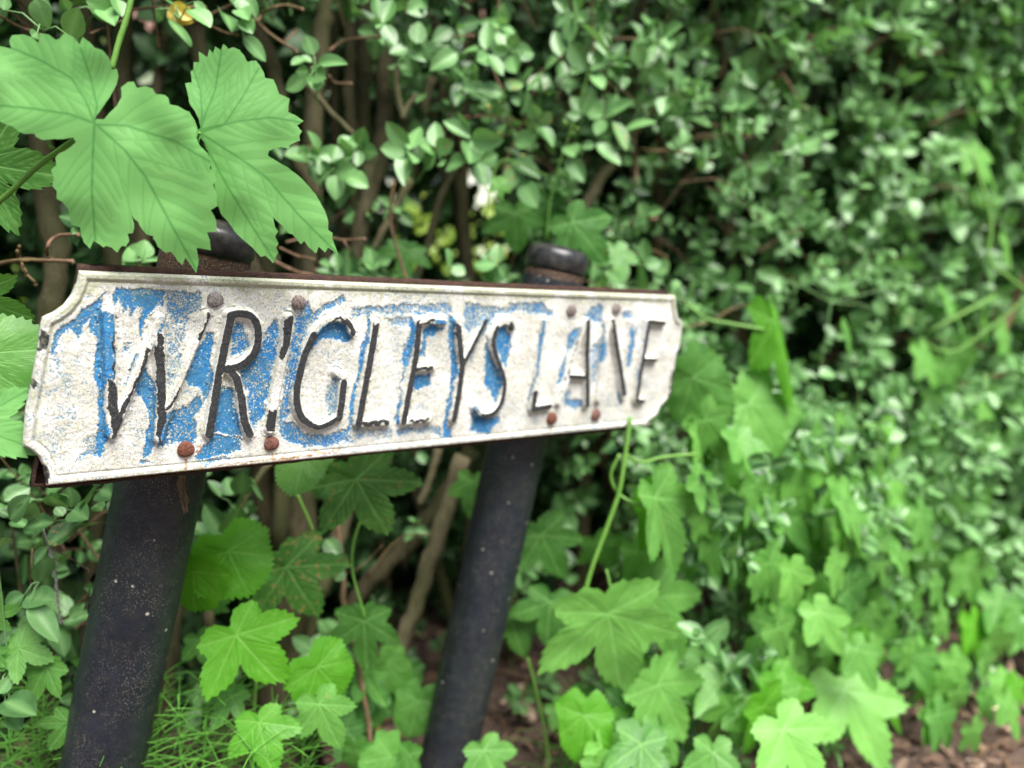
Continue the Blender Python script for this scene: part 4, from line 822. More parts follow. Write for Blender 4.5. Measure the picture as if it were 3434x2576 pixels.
# shoots seen clearly, each a part: list of leaves (base -> tip) in a crop's pixels
SPR = [
 (X4, .0, [(500, 930, 360, 750), (490, 930, 325, 915), (492, 940, 458, 1115), (500, 925, 575, 800), (500, 940, 540, 1000)]),
 (X4, .01, [(655, 930, 608, 1055), (655, 920, 590, 850), (665, 910, 665, 770), (665, 925, 770, 880), (700, 1000, 720, 1030), (650, 925, 540, 905)]),
 (X4, -.01, [(880, 855, 710, 755), (885, 860, 1075, 868), (880, 868, 862, 1025), (875, 845, 815, 690), (740, 1020, 850, 1010)]),
 (X4, .01, [(930, 1005, 975, 1155), (930, 1000, 1010, 920), (935, 1005, 1060, 960), (925, 1000, 850, 960)]),
 (X4, -.02, [(800, 330, 637, 408), (970, 320, 825, 300), (975, 310, 1000, 145), (990, 335, 1080, 470), (1000, 350, 915, 380)]),
 (X4, -.01, [(1110, 310, 1070, 165), (1115, 320, 1015, 300), (1130, 335, 1170, 465), (1130, 300, 1160, 205), (1140, 320, 1280, 330), (1150, 300, 1200, 380)]),
 (X4, .0, [(325, 150, 288, -10), (335, 145, 400, 5), (350, 150, 415, 300), (320, 150, 270, 110), (330, 150, 300, 170)]),
 (X4, .02, [(545, 270, 565, 135), (490, 290, 610, 375), (490, 300, 380, 330), (490, 280, 470, 200)]), (X4, .03, [(470, 60, 430, 20), (600, 30, 500, 60), (540, 10, 620, 60)]),
 (X4, -.04, [(1560, 150, 1805, 350), (1505, 260, 1480, 90), (1440, 350, 1400, 180), (1420, 360, 1320, 420), (1500, 260, 1590, 440), (1510, 200, 1530, -10)]),
 (X4, -.02, [(1710, 720, 1905, 640), (1700, 735, 1660, 840), (1760, 750, 1850, 930), (1835, 800, 2020, 725), (1700, 720, 1600, 640), (1740, 700, 1790, 580)]),
 (X4, .0, [(1480, 960, 1580, 1130), (1660, 885, 1815, 1010), (1650, 900, 1560, 900), (1490, 900, 1520, 960)]), (X4, -.02, [(1570, 710, 1640, 550), (1580, 700, 1500, 600), (1560, 720, 1480, 700)]),
 (X4, .03, [(1140, 990, 1310, 1115), (1200, 1120, 1280, 1265), (1160, 1000, 1120, 1180), (1150, 900, 1300, 830)]),
 (X4, .04, [(190, 910, 85, 850), (190, 900, 225, 780), (190, 930, 180, 1025), (170, 920, 40, 985), (200, 920, 280, 950)]), (X4, .04, [(110, 1100, 60, 1285), (115, 1090, 240, 1130), (100, 1090, -10, 1080), (110, 1100, 160, 1210)]),
 (X4, -.03, [(1040, 1635, 1050, 1500), (1045, 1640, 960, 1560), (1050, 1650, 1100, 1720), (1040, 1650, 960, 1720), (1040, 1640, 900, 1630)]), (X4, .0, [(270, 1650, 260, 1535), (275, 1650, 360, 1600), (270, 1660, 220, 1620)]), (X4, .0, [(760, 1640, 740, 1540), (760, 1650, 850, 1690)]),
 (X4, -.02, [(1240, 800, 1270, 720), (1300, 740, 1250, 640), (1310, 760, 1380, 690), (1320, 780, 1400, 900), (1290, 800, 1370, 850)]), (X4, -.01, [(1080, 580, 925, 540), (1120, 560, 1190, 470), (1130, 590, 1190, 650), (1010, 590, 830, 540), (1090, 600, 1060, 540), (930, 700, 880, 650), (1240, 560, 1330, 450)]),
 (X4, -.02, [(1950, 400, 1890, 270), (1960, 400, 2060, 260), (1960, 410, 1910, 380), (1980, 420, 2110, 540), (1960, 420, 1980, 530), (2070, 220, 2050, 130), (2080, 220, 2190, 150), (2090, 230, 2110, 310)]),
 (X4, -.02, [(2090, 600, 2060, 700), (2100, 590, 2200, 640), (2100, 600, 2180, 720), (2140, 330, 2230, 400), (2000, 140, 1930, 110), (2010, 150, 1950, 230)]),
 (X4, .0, [(1960, 1330, 1890, 1400), (1960, 1340, 1960, 1440), (1970, 1330, 1920, 1250), (1980, 1320, 2060, 1290)]), (X4, -.02, [(1960, 1620, 1950, 1470), (1870, 1620, 1840, 1560), (1960, 1640, 2060, 1620), (1960, 1650, 1900, 1720)]), (X4, .0, [(1820, 460, 1750, 410), (1820, 470, 1830, 540), (1830, 440, 1720, 330), (1600, 340, 1720, 400), (1640, 450, 1700, 560), (1800, 640, 1740, 700)]),
 (XL, -.04, [(235, -10, 275, 175), (430, 225, 490, 45), (230, 200, 190, 230), (20, 60, 40, -20)]), (XL, -.03, [(1060, 120, 1165, 310), (960, 60, 1010, 120), (1050, 20, 960, -30), (1180, 60, 1300, 150), (1200, 10, 1280, 80)]), (XL, .0, [(600, -20, 700, 90), (700, 100, 560, 20), (720, -10, 760, 90), (640, 60, 700, 130), (420, 60, 380, -20)]),
 (XL, -.03, [(1960, 405, 2130, 375), (1920, 470, 1785, 565), (1905, 440, 1830, 440), (1940, 340, 1890, 215), (1930, 380, 1860, 350), (1950, 450, 2030, 490), (1900, 360, 1800, 390), (1940, 460, 1950, 570)]), (XL, -.04, [(1490, 70, 1500, -20), (1500, 110, 1560, 205), (1500, 220, 1645, 380), (1430, 200, 1390, 20), (1480, 60, 1530, 100)]),
 (XL, .02, [(870, 1610, 790, 1525), (885, 1600, 900, 1480), (900, 1605, 1015, 1625), (860, 1610, 735, 1590), (890, 1620, 920, 1690)]), (XL, .03, [(2090, 880, 2160, 840), (2100, 900, 2190, 930), (2080, 900, 2060, 990), (2050, 1060, 1960, 1050), (2070, 1080, 2080, 1220), (2080, 1060, 2190, 1040)]),
 (X6, -.03, [(300, 280, 495, 120), (270, 355, 275, 520), (215, 390, 300, 290), (160, 600, 320, 610), (185, 640, 355, 860), (150, 590, 40, 660)]), (X6, -.03, [(30, 1240, 250, 1370), (-10, 1200, 70, 1090), (60, 1330, 120, 1400), (-20, 300, 30, 230)]), (X6, -.03, [(520, 170, 605, 150), (450, 60, 540, 120), (390, 100, 345, 40), (60, 120, 170, -20), (60, 100, -10, 60), (150, 170, 320, 130), (220, 20, 130, 90)]),
 (X1, -.03, [(330, 1540, 410, 1620), (380, 1640, 330, 1560), (460, 1640, 440, 1510), (650, 1520, 745, 1570), (560, 1620, 620, 1520), (30, 1600, 185, 1500), (660, 1660, 600, 1600), (760, 1600, 690, 1660)]),
 (XR, .02, [(480, 390, 490, 250), (370, 640, 250, 440), (390, 620, 470, 460), (560, 300, 460, 350), (540, 320, 600, 420), (350, 400, 280, 290), (420, 390, 380, 270), (250, 640, 180, 560)]),
 (XR, .05, [(930, 1350, 800, 1270), (930, 1350, 1010, 1440), (940, 1340, 960, 1240), (920, 1360, 840, 1410)]), (XR, .03, [(1120, 820, 1060, 760), (1110, 850, 1060, 920), (620, 740, 560, 660), (1000, 660, 1090, 760)]),
 (XM, -.02, [(240, 110, 235, 10), (340, 80, 300, 10), (370, 20, 300, -40), (420, 60, 400, 110), (130, 60, 60, 10), (560, 230, 620, 180), (600, 220, 540, 200)]),
 (XM, -.04, [(1500, 230, 1440, 180), (1870, 40, 1800, 20), (830, 10, 960, 50), (940, 60, 950, 110), (1060, 30, 1110, 80), (1150, 550, 1240, 540)]),
]
for tf, dt, L_ in SPR:
    mb = MB(); xy = np.array([tf([(a, b_), (c, d_)]) for a, b_, c, d_ in L_]); cx = xy[:, 0].mean(0); dd = hedge_d(cx[0], dt - .06)
    B0 = np.array([at2(p[0][0], p[0][1], dd + rng.uniform(-.012, .012)) for p in xy]); B1 = np.array([at2(p[1][0], p[1][1], dd + rng.uniform(-.03, .02)) for p in xy])
    dv = B1 - B0; ln = np.linalg.norm(dv, axis=1); nn = norm(CO - B0) + rng.normal(0, .33, dv.shape) + ZU * .45
    add_leaves(mb, B0, dv, nn, ln, TP_F, rng.uniform(.92, 1.35, len(ln)) * np.clip(.042 / ln, .8, 1.25), .22, np.clip(rng.normal(.66 if cx[1] < 900 else .5, .2, len(ln)), 0, 1), np.where(rng.random(len(ln)) < .06, .25, 0))
    cen = B0.mean(0) + norm(cen_ := (B0.mean(0) - CO)) * .004
    for q in B0[:6]: tube(mb, [cen + np.array([0, .01, -.01]), (cen + q) / 2 + .002, q], [.0012, .0009, .0006], 5, (.15, .9, 0, 0), False)
    tube(mb, [cen + norm(cen_) * .10 + np.array([rng.normal(0, .03), 0, -.05]), cen + norm(cen_) * .03, cen + np.array([0, .01, -.01])], [.0018, .0014, .001], 5, (.1, .9, 0, 0), False)
    mb.build('shoot', M['privet'], hedge)
# berries
b = NB('green_berry'); r, g, bl, al = b.attr('tint'); M['berry'] = b.done(b.pbsdf(b.mix(r, (.10, .26, .04), (.60, .60, .16)), .35, .5).outputs[0])
for x, y, rp, t_ in [(898, 680, 34, .0), (992, 662, 30, 1), (1462, 762, 36, .1), (1540, 800, 32, .2), (1515, 830, 30, .0), (1065, 632, 18, .7), (1055, 823, 18, 1), (1205, 962, 18, .8)]:
    X, Y = X4([(x, y)])[0]; dd = hedge_d(X, -.02); c = at2(X, Y, dd); rr = rp * .3494 * K22 / FPX * dd * .55; mb = MB()
    ph = np.linspace(0, math.pi, 9); Pn = np.array([c + np.array([0, 0, rr * math.cos(p)]) for p in ph]); tube(mb, Pn, rr * np.sin(ph) + .0001, 12, (t_, 0, 0, 0), True); o = mb.build('berry', M['berry'], hedge)
# the yellowed leaf near the top
mb = MB(); p0 = at2(362, 20, hedge_d(390, -.06)); p1 = at2(415, 42, hedge_d(390, -.06))
add_leaves(mb, [p0, p1], [p1 - p0, p0 - p1 + np.array([0, 0, .01])], [[.1, -1, .2], [-.1, -1, .5]], [.033, .026], TP_F, [1.5, 1.3], .3, [.6, .9])
o = mb.build('yellow_leaf', leaf_mat('yellow_leaf', (.30, .22, .02), (.62, .50, .04), (.25, .12, .02), .2), hedge); o['label'] = 'yellowing dying leaf'

from mathutils.geometry import delaunay_2d_cdt

# ------------------------------------------------------------------ hop vines
def vein_field(x, y, mains, size, sec=True):
    """vein strength (0..1) and quilting height at leaf points; mains are polylines from the leaf's centre"""
    prim = np.full(x.shape, 9e9); secd = np.full(x.shape, 9e9)
    for m in mains:
        m = np.asarray(m, float); prim = np.minimum(prim, seg_dist(x, y, m) / 1.0)
        if not sec: continue
        sl = np.linalg.norm(np.diff(m, axis=0), axis=1); cum = np.concatenate([[0], np.cumsum(sl)]); L = cum[-1]
        for k, f in enumerate(np.arange(.14, .95, .13)):
            p = np.array([np.interp(f * L, cum, m[:, 0]), np.interp(f * L, cum, m[:, 1])]); q = np.array([np.interp((f + .02) * L, cum, m[:, 0]), np.interp((f + .02) * L, cum, m[:, 1])])
            d = (q - p) / (np.linalg.norm(q - p) + 1e-9)
            sg = 1 if k % 2 else -1
            for s_ in (sg, -sg * .92):
                a = .72 * s_; e = np.array([d[0] * math.cos(a) - d[1] * math.sin(a), d[0] * math.sin(a) + d[1] * math.cos(a)]); ll = L * .46 * (1.08 - f) + size * .03
                pts = [p, p + e * ll * .5, p + e * ll * .95 + d * ll * .12]
                secd = np.minimum(secd, seg_dist(x, y, np.array(pts)))
    g = np.maximum(np.exp(-(prim / (size * (.0062 if size > 10 else .0075))) ** 2), (.62 if size < 10 else .42) * np.exp(-(secd / (size * .0048)) ** 2))
    hq = np.minimum(1, prim / (size * .16)) * .55 + np.minimum(1, secd / (size * .06)) * .45
    return g, hq
def fan(outl, cen, K):
    outl = np.asarray(outl, float); n = len(outl); ks = np.linspace(0, 1, K + 1)[1:]
    P = np.concatenate([[cen], (cen + (outl[None] - cen) * ks[:, None, None]).reshape(-1, 2)])
    T = [(0, 1 + i, 1 + (i + 1) % n) for i in range(n)]
    Q = [(1 + k * n + i, 1 + (k + 1) * n + i, 1 + (k + 1) * n + (i + 1) % n, 1 + k * n + (i + 1) % n) for k in range(K - 1) for i in range(n)]
    return P, np.array(Q), np.array(T)
def resample(P, step):
    P = np.asarray(P, float); out = []
    for i in range(len(P)):
        a, c = P[i], P[(i + 1) % len(P)]; m_ = max(1, int(round(np.linalg.norm(c - a) / step)))
        for k in range(m_): out.append(a + (c - a) * k / m_)
    return np.array(out)

L1 = [(640, 738), (720, 655), (752, 600), (748, 540), (790, 508), (825, 503), (848, 543), (905, 533), (945, 548), (962, 580), (1020, 588), (1042, 605), (1048, 645), (1100, 655), (1160, 690), (1200, 740), (1215, 800), (1210, 850), (1235, 900), (1285, 950), (1305, 1010),
      (1298, 1040), (1325, 1070), (1335, 1110), (1318, 1145), (1340, 1200), (1345, 1272), (1303, 1300), (1325, 1335), (1338, 1370), (1338, 1431), (1280, 1436), (1297, 1481), (1305, 1548), (1215, 1532), (1230, 1615), (1213, 1688), (1180, 1640), (1146, 1592), (1126, 1638), (1090, 1600), (1059, 1556), (1021, 1561),
      (975, 1525), (950, 1460), (905, 1450), (870, 1405), (850, 1365), (828, 1352), (812, 1325), (826, 1370), (830, 1410), (820, 1440), (790, 1445), (800, 1490), (780, 1525), (752, 1520), (725, 1562), (690, 1530), (655, 1520), (640, 1530), (590, 1495), (580, 1488), (555, 1538), (520, 1500), (500, 1450), (495, 1405), (440, 1390), (432, 1340), (420, 1290), (385, 1250), (350, 1228), (352, 1180), (323, 1150), (332, 1100),
      (316, 1050), (348, 1020), (343, 975), (362, 950), (400, 932), (440, 905), (470, 878), (452, 848), (400, 860), (330, 860), (262, 866), (222, 845), (212, 825), (150, 828), (110, 810), (80, 782), (40, 770), (0, 752), (-60, 735), (-90, 690), (-150, 650), (-150, 590), (-200, 540), (-170, 480), (-190, 420), (-120, 390), (-100, 330), (-50, 320), (0, 285), (68, 300), (58, 250), (75, 218), (140, 213), (200, 230), (238, 266), (245, 203), (300, 213), (345, 246), (368, 240), (400, 203), (450, 225), (492, 274), (510, 228), (555, 262), (585, 294), (632, 310), (670, 352), (692, 400), (690, 432), (722, 424), (732, 470), (722, 520), (700, 562), (672, 610), (640, 655), (600, 712), (588, 735)]
V1 = [[(585, 760), (770, 925), (900, 1090), (1050, 1370), (1210, 1660)], [(585, 760), (575, 950), (568, 1180), (590, 1480)], [(585, 760), (430, 705), (200, 670), (-120, 640)], [(585, 760), (530, 620), (440, 480), (250, 370), (60, 290)], [(600, 770), (780, 775), (950, 830), (1080, 870), (1300, 1000)], [(585, 755), (600, 650), (560, 480), (500, 300)]]
L2 = [(1240, 790), (1228, 735), (1205, 690), (1170, 640), (1165, 600), (1145, 515), (1187, 508), (1178, 440), (1196, 430), (1197, 383), (1232, 386), (1228, 318), (1262, 340), (1281, 354), (1295, 303), (1320, 332), (1328, 286), (1365, 310), (1381, 270), (1412, 302), (1440, 291), (1482, 308), (1510, 345), (1528, 382), (1552, 376), (1585, 376), (1610, 410), (1632, 450), (1638, 480), (1692, 494), (1712, 540), (1725, 580), (1790, 608), (1783, 660), (1780, 692), (1830, 715), (1877, 750), (1838, 775), (1867, 812), (1850, 840), (1857, 868), (1822, 880),
      (1790, 898), (1789, 922), (1740, 910), (1688, 920), (1664, 932), (1655, 960), (1700, 990), (1770, 1030), (1850, 1090), (1900, 1140), (1950, 1200), (1985, 1260), (2012, 1310), (2030, 1370), (2028, 1420), (2056, 1440), (2055, 1480), (2075, 1530), (2092, 1577), (2030, 1530), (2010, 1562), (1970, 1525), (1955, 1567), (1910, 1530), (1880, 1490), (1860, 1512), (1810, 1450), (1780, 1442), (1750, 1400), (1710, 1365), (1688, 1343), (1700, 1400), (1720, 1430), (1702, 1460), (1723, 1508), (1708, 1530), (1721, 1560), (1703, 1590), (1689, 1627), (1640, 1580), (1610, 1587), (1560, 1530), (1500, 1480), (1450, 1430), (1410, 1370), (1370, 1330), (1352, 1280), (1340, 1220), (1322, 1120), (1305, 1030), (1290, 950), (1262, 880), (1240, 852),
      (1228, 880), (1207, 892), (1150, 800), (1105, 700), (1168, 688), (1205, 745), (1226, 805)]
V2 = [[(1235, 820), (1480, 975), (1640, 1090), (1850, 1330), (2080, 1560)], [(1235, 820), (1310, 970), (1400, 1140), (1560, 1400), (1690, 1600)], [(1235, 820), (1390, 770), (1500, 745), (1680, 725), (1860, 755)], [(1235, 820), (1265, 720), (1330, 560), (1370, 310)], [(1235, 810), (1250, 700), (1240, 560), (1195, 420)], [(1250, 800), (1390, 765), (1500, 600), (1600, 420)]]
def hero(outl, cen, mains, d0, gx_, gy_, bow, size, parent, seed, label, step=14):
    O = resample(outl, step); O = O + rng.normal(0, .8, O.shape)
    gx0, gy0 = np.meshgrid(np.arange(O[:, 0].min(), O[:, 0].max(), 6.5), np.arange(O[:, 1].min(), O[:, 1].max(), 6.5)); gx0 = (gx0 + rng.uniform(-1.4, 1.4, gx0.shape)).ravel(); gy0 = (gy0 + rng.uniform(-1.4, 1.4, gy0.shape)).ravel()
    ok = inside(gx0, gy0, O); gx0, gy0 = gx0[ok], gy0[ok]; ok = seg_dist(gx0, gy0, O, True) > 4; I_ = np.stack([gx0[ok], gy0[ok]], -1)
    n_ = len(O); res = delaunay_2d_cdt([Vector(p) for p in np.concatenate([O, I_])], [(k, (k + 1) % n_) for k in range(n_)], [], 1, 1e-4)
    P = np.array([tuple(q) for q in res[0]]); T = np.array([f for f in res[2] if len(f) == 3]); Q = None
    ct = P[T].mean(1); T = T[inside(ct[:, 0], ct[:, 1], O)]
    g, hq = vein_field(P[:, 0], P[:, 1], mains, size)
    xs, ys = P[:, 0] * .3494 * K22, P[:, 1] * .3494 * K22; cx, cy = cen[0] * .3494 * K22, cen[1] * .3494 * K22
    dx, dy = (xs - cx) / 100, (ys - cy) / 100
    d = d0 + gx_ * dx + gy_ * dy + bow * (dx ** 2 + dy ** 2)
    d = d - .0010 * hq  + .009 * (vnoise(P[:, 0] / 230, P[:, 1] / 230, seed) - .5) 
    W = at(xs, ys, d); A = np.zeros((len(P), 4)); A[:, 0] = np.clip(.45 + .5 * (fbm(P[:, 0] / 260, P[:, 1] / 260, seed + 7, 3) - .5) + .1 * hq, 0, 1); A[:, 1] = g; A[:, 2] = .0 * sstep(.62, .8, fbm(P[:, 0] / 160, P[:, 1] / 160, seed + 11, 2))
    mb = MB(); mb.add(W, Q, T, A); o = mb.build('leaf', M['hop_hero'], parent); o['label'] = label; return o

# a general hop leaf, built once per form and copied
def hop_tpl(kind, seed, N=170, K=12, flat=.0):
    r_ = np.random.default_rng(seed)
    if kind == 3: lobes = [(0, 1., .42), (60, .80, .44), (-60, .80, .44), (118, .50, .7), (-118, .50, .7)]
    elif kind == 5: lobes = [(0, 1., .38), (56, .84, .38), (-56, .84, .38), (108, .58, .52), (-108, .58, .52), (150, .40, .5), (-150, .40, .5)]
    elif kind == 1: lobes = [(0, 1., .80), (48, .82, .70), (-48, .82, .70), (100, .70, .7), (-100, .70, .7), (142, .55, .6), (-142, .55, .6)]
    th = np.linspace(-math.pi, math.pi, 720, endpoint=False) + math.pi / 720; r = np.full(720, .16)
    for a, L, w_ in lobes:
        a = R(a + r_.normal(0, 3)); L *= r_.uniform(.92, 1.08); dd = np.abs((th - a + math.pi) % (2 * math.pi) - math.pi)
        t = np.linspace(1, .30, 60); wv = L * w_ * .62 * np.sin(np.pi * t ** 1.15) ** .85 * (t > 0); de = np.arctan2(wv, t * L); m_ = np.argmax(de)
        rr = np.interp(dd, de[:m_ + 1], np.hypot(wv, t * L)[:m_ + 1], right=0.); r = np.maximum(r, rr)
    r = np.maximum(r, (.30 if kind == 3 else .28 if kind == 5 else .62) * np.clip((math.pi - np.abs(th)) / .45, .22, 1) ** .5)
    r = np.convolve(np.concatenate([r[-4:], r, r[:4]]), np.ones(5) / 5, 'same')[4:-4]
    P = np.stack([r * np.cos(th), r * np.sin(th)], -1); cl = np.concatenate([[0], np.cumsum(np.linalg.norm(np.diff(np.vstack([P, P[:1]]), axis=0), axis=1))])
    s = np.linspace(0, cl[-1], N, endpoint=False); Px = np.interp(s, cl, np.append(P[:, 0], P[0, 0])); Py = np.interp(s, cl, np.append(P[:, 1], P[0, 1]))
    ph = (np.arange(N) % 4) / 4.; tooth = 1 + .050 * (np.where(np.abs(np.arctan2(Py, Px)) < 0, 1 - ph, ph) * 2 - 1) * r_.uniform(.6, 1.3, N)
    O = np.stack([Px * tooth, Py * tooth], -1)
    P, Q, T = fan(O, np.zeros(2), K)
    mains = [[(0, 0), (math.cos(R(a)) * L * .93, math.sin(R(a)) * L * .93)] for a, L, w_ in lobes[:5]]
    g, hq = vein_field(P[:, 0], P[:, 1], mains, 1.35)
    z = .028 * hq - .22 * (P[:, 0] ** 2) * r_.uniform(.4, 1.2) - .20 * P[:, 1] ** 2 * r_.uniform(-.3, 1.3) + .05 * (fbm(P[:, 0] * 3 + seed, P[:, 1] * 3, 7, 2) - .5)
    return P, z, g * .8, Q, T
TPL = {k: [hop_tpl(k, 20 + i * 7 + k) for i in range(3)] for k in (1, 3, 5)}
def hop_leaf(parent, x, y, tx, ty, kind=3, d=None, nx=0., ny=0., tone=.5, spot=0., wid=1., label=None, fold=0., mat='hop', pet=True):
    """petiole point (x,y) and tip (tx,ty) in overview pixels; (nx,ny) leans the blade's normal in the picture"""
    spot = spot * .34; k = TPL[kind][rng.integers(3)]; P, z, g, Q, T = k
    if d is None: d = hedge_d(x, -.05)
    yy = max(y, ty) * K22
    if yy > 500: d = min(d, (HCAM - .10 - (.12 if x < 1750 else 0)) / (.174 + .985 * (yy - 384) / FPX))
    if label is None: nx += rng.normal(0, .22); ny += rng.normal(0, .22); tone = min(1, max(0, tone + rng.normal(0, .13)))
    N_ = np.array([nx, ny, -1.]); N_ /= np.linalg.norm(N_)
    D_ = np.array([tx - x, ty - y, 0.]); L_px = np.linalg.norm(D_); D_ /= L_px; D_[2] = -(D_[0] * N_[0] + D_[1] * N_[1]) / N_[2]
    sc = L_px * K22 / FPX * d; D3 = D_ * sc; S3 = np.cross(N_, D_); S3 = S3 / np.linalg.norm(S3) * sc * wid
    zz = z + fold * np.abs(P[:, 1])
    c = (np.array([(x * K22 - 512) / FPX * d, (y * K22 - 384) / FPX * d, d]) + P[:, 0:1] * D3 + P[:, 1:2] * S3 + zz[:, None] * N_ * sc)
    W = c2w(c); A = np.zeros((len(P), 4)); A[:, 0] = np.clip(tone + .10 * (fbm(P[:, 0] * 2, P[:, 1] * 2, 3, 2) - .5), 0, 1); A[:, 1] = g; A[:, 2] = spot
    mb = MB(); mb.add(W, Q, T, A); o = mb.build('leaf', M[mat], parent)
    if pet:
        m2 = MB(); p0 = c2w(np.array([(x * K22 - 512) / FPX * d, (y * K22 - 384) / FPX * d, d])); back = -norm(D3) * .5 + np.array([rng.normal(0, .3), .1, 1.])
        tube(m2, [p0, p0 + d2w(back * sc * .18) + np.array([0, 0, .004]), p0 + d2w(back * sc * .45) + np.array([0, 0, -.012])], [.0011, .001, .0011], 5, (.4, 0, 0, 0), False); m2.build('leaf_stalk', M['bine'], o)
    if label: o['label'] = label
    return o
def bine(parent, pts, rp, dist, name='bine'):
    pp = smooth_path([(p[0], p[1], 0) for p in pts], 7); n = len(pp); dd = np.interp(np.linspace(0, 1, n), np.linspace(0, 1, len(dist)), dist) if np.ndim(dist) else np.full(n, dist)
    W = np.array([at2(p[0], p[1], q) for p, q in zip(pp, dd)]); rr = rp * K22 / FPX * dd
    mb = MB(); tube(mb, W, rr, 10, (.5, .0, 0, 0), True, .12); return mb.build(name, M['bine'], parent)
def vine(label, x, y, d):
    p = at2(x, y, d); return tag(empty('hop_vine', (p[0], p[1], 0.)), label, 'hop vine', 'hop vines climbing through the hedge')

v = vine('hop vine at the upper left with two very large leaves over the sign', 200, 300, .7)
hero(L1, (590, 758), V1, .690, .006, .010, .0035, 1250, v, 101, 'largest bright green serrated leaf')
hero(L2, (1235, 820), V2, .722, .010, .010, .004, 1050, v, 131, 'lobed green leaf with a long tip pointing down right')
bine(v, XL([(830, -80), (780, 120), (735, 260), (690, 430)]), 6.2, .72); bine(v, XL([(-60, 1290), (60, 1190), (230, 1030), (380, 920), (480, 850), (575, 775)]), 6.0, [.74, .73, .72, .70], 'leaf_stalk')
bine(v, XL([(290, 850), (310, 900), (330, 915)]), 3.5, .70, 'leaf_stalk'); bine(v, XL([(1235, 820), (1215, 860), (1150, 900)]), 2.6, [.716, .73], 'leaf_stalk')
hop_leaf(v, -45, 352, 122, 378, 5, .80, .1, .3, .22, .0, 1.1, 'dark green serrated leaf in the shade of the large one')
hop_leaf(v, -20, 420, 30, 462, 5, .84, .2, .2, .15, 0, 1.0)
v = vine('hop vine at the left edge with serrated leaves beside the sign', 0, 800, .72)
hop_leaf(v, -62, 765, 82, 748, 1, .735, .35, .1, .42, 0, 1.05, mat='hop'); hop_leaf(v, -70, 915, 66, 985, 5, .70, .15, .1, .62, 0, 1.15, mat='hop_hero'); hop_leaf(v, -60, 640, 35, 690, 5, .78, .3, .2, .3, 0, 1.2)
bine(v, [(-60, 560), (-40, 760), (-60, 960), (-30, 1200)], 5, .75)
v = vine('hop vine hanging below the right end of the sign on a long green stem', 1340, 1000, 1.15)
dv_ = 1.16
bine(v, [(1362, 900), (1350, 985), (1338, 1060), (1318, 1120), (1270, 1255), (1240, 1400)], 5.0, dv_); bine(v, XM([(150, 960), (230, 1002), (350, 975), (520, 960)]), 3.6, [dv_, dv_ + .05], 'leaf_stalk')
bine(v, XM([(120, 960), (75, 1070), (115, 1165), (200, 1215), (250, 1225)]), 3.6, [dv_, dv_ + .01, dv_], 'leaf_stalk')
hop_leaf(v, 1497, 815, 1558, 935, 1, 1.30, -.25, .1, .30, 0, .85, 'dark green leaf tucked behind the end of the sign')
hop_leaf(v, 1412, 1075, 1482, 1252, 3, dv_ + .02, .95, -.2, .42, .22, .9, 'folded leaf with tan scars', fold=.35)
hop_leaf(v, 1390, 1085, 1455, 1245, 3, dv_ + .05, 1.6, .3, .95, 0, .6, fold=.2, mat='hop_vivid'); hop_leaf(v, 1530, 1110, 1588, 1250, 3, dv_ + .12, 1.0, -.2, .5, .0, .8)
hop_leaf(v, 1503, 935, 1545, 1035, 3, dv_ + .1, 1.6, 0, .85, 0, .6); hop_leaf(v, 1553, 1028, 1612, 1128, 3, dv_ + .14, 1.7, -.3, .5, 0, .5)
hop_leaf(v, 1314, 1325, 1352, 1520, 5, 1.13, .12, .12, .72, 0, 1.15, 'broad bright green leaf with deep lobes'); hop_leaf(v, 1405, 1290, 1494, 1448, 5, 1.24, .45, -.1, .55, 0, 1.0)
hop_leaf(v, 1372, 1190, 1412, 1295, 3, 1.3, .8, 0, .35, 0, .7); hop_leaf(v, 1420, 1478, 1495, 1615, 5, 1.2, .45, -.15, .60, .12, 1.0, 'pale leaf with a browned tip')
hop_leaf(v, 1262, 1545, 1250, 1640, 1, 1.14, -.2, -.3, .62, 0, .95, mat='hop_vivid'); hop_leaf(v, 1330, 1570, 1365, 1640, 1, 1.2, .3, 0, .45, 0, .9); hop_leaf(v, 1290, 1650, 1310, 1730, 3, 1.1, 0, 0, .6)
for k in range(20):
    x = rng.uniform(1150, 1640); y = rng.uniform(1400, 1640); a = R(rng.normal(80, 22)); l = rng.uniform(60, 110)
    hop_leaf(v, x, y, x + math.cos(a) * l, y + math.sin(a) * l, (3, 5, 3)[k % 3], hedge_d(x, rng.uniform(-.1, .08)), rng.uniform(-.1, .5), rng.uniform(-.5, .1), rng.uniform(.15, .6), 0, rng.uniform(.85, 1.1))
bine(v, [(1310, 1230), (1322, 1290), (1314, 1325)], 2.5, [1.16, 1.14], 'leaf_stalk')
v = vine('hop vine beside the right end of the sign with a translucent yellow green leaf', 1690, 740, 1.5)
hop_leaf(v, 1672, 692, 1734, 888, 3, 1.38, .5, -.1, .62, 0, .44, 'vivid yellow green leaf lit from behind', mat='hop_vivid', fold=-.2); hop_leaf(v, 1618, 872, 1722, 1030, 5, 1.40, .25, -.15, .66, 0, .85, 'grey green leaf with a pale bloom')
hop_leaf(v, 1718, 925, 1772, 995, 1, 1.5, .6, -.2, .62, 0, .9); hop_leaf(v, 1808, 945, 1868, 1070, 3, 1.55, .55, -.2, .66, 0, .95); hop_leaf(v, 1850, 1050, 1868, 1150, 3, 1.6, .5, 0, .55, 0, .9)
hop_leaf(v, 1900, 1040, 1940, 1110, 1, 1.65, .7, 0, .5, 0, .8); hop_leaf(v, 1925, 920, 2004, 1030, 3, 1.65, 1.3, -.2, .66, 0, .6); hop_leaf(v, 1826, 712, 1858, 790, 3, 1.6, 1.2, 0, .6, 0, .7)
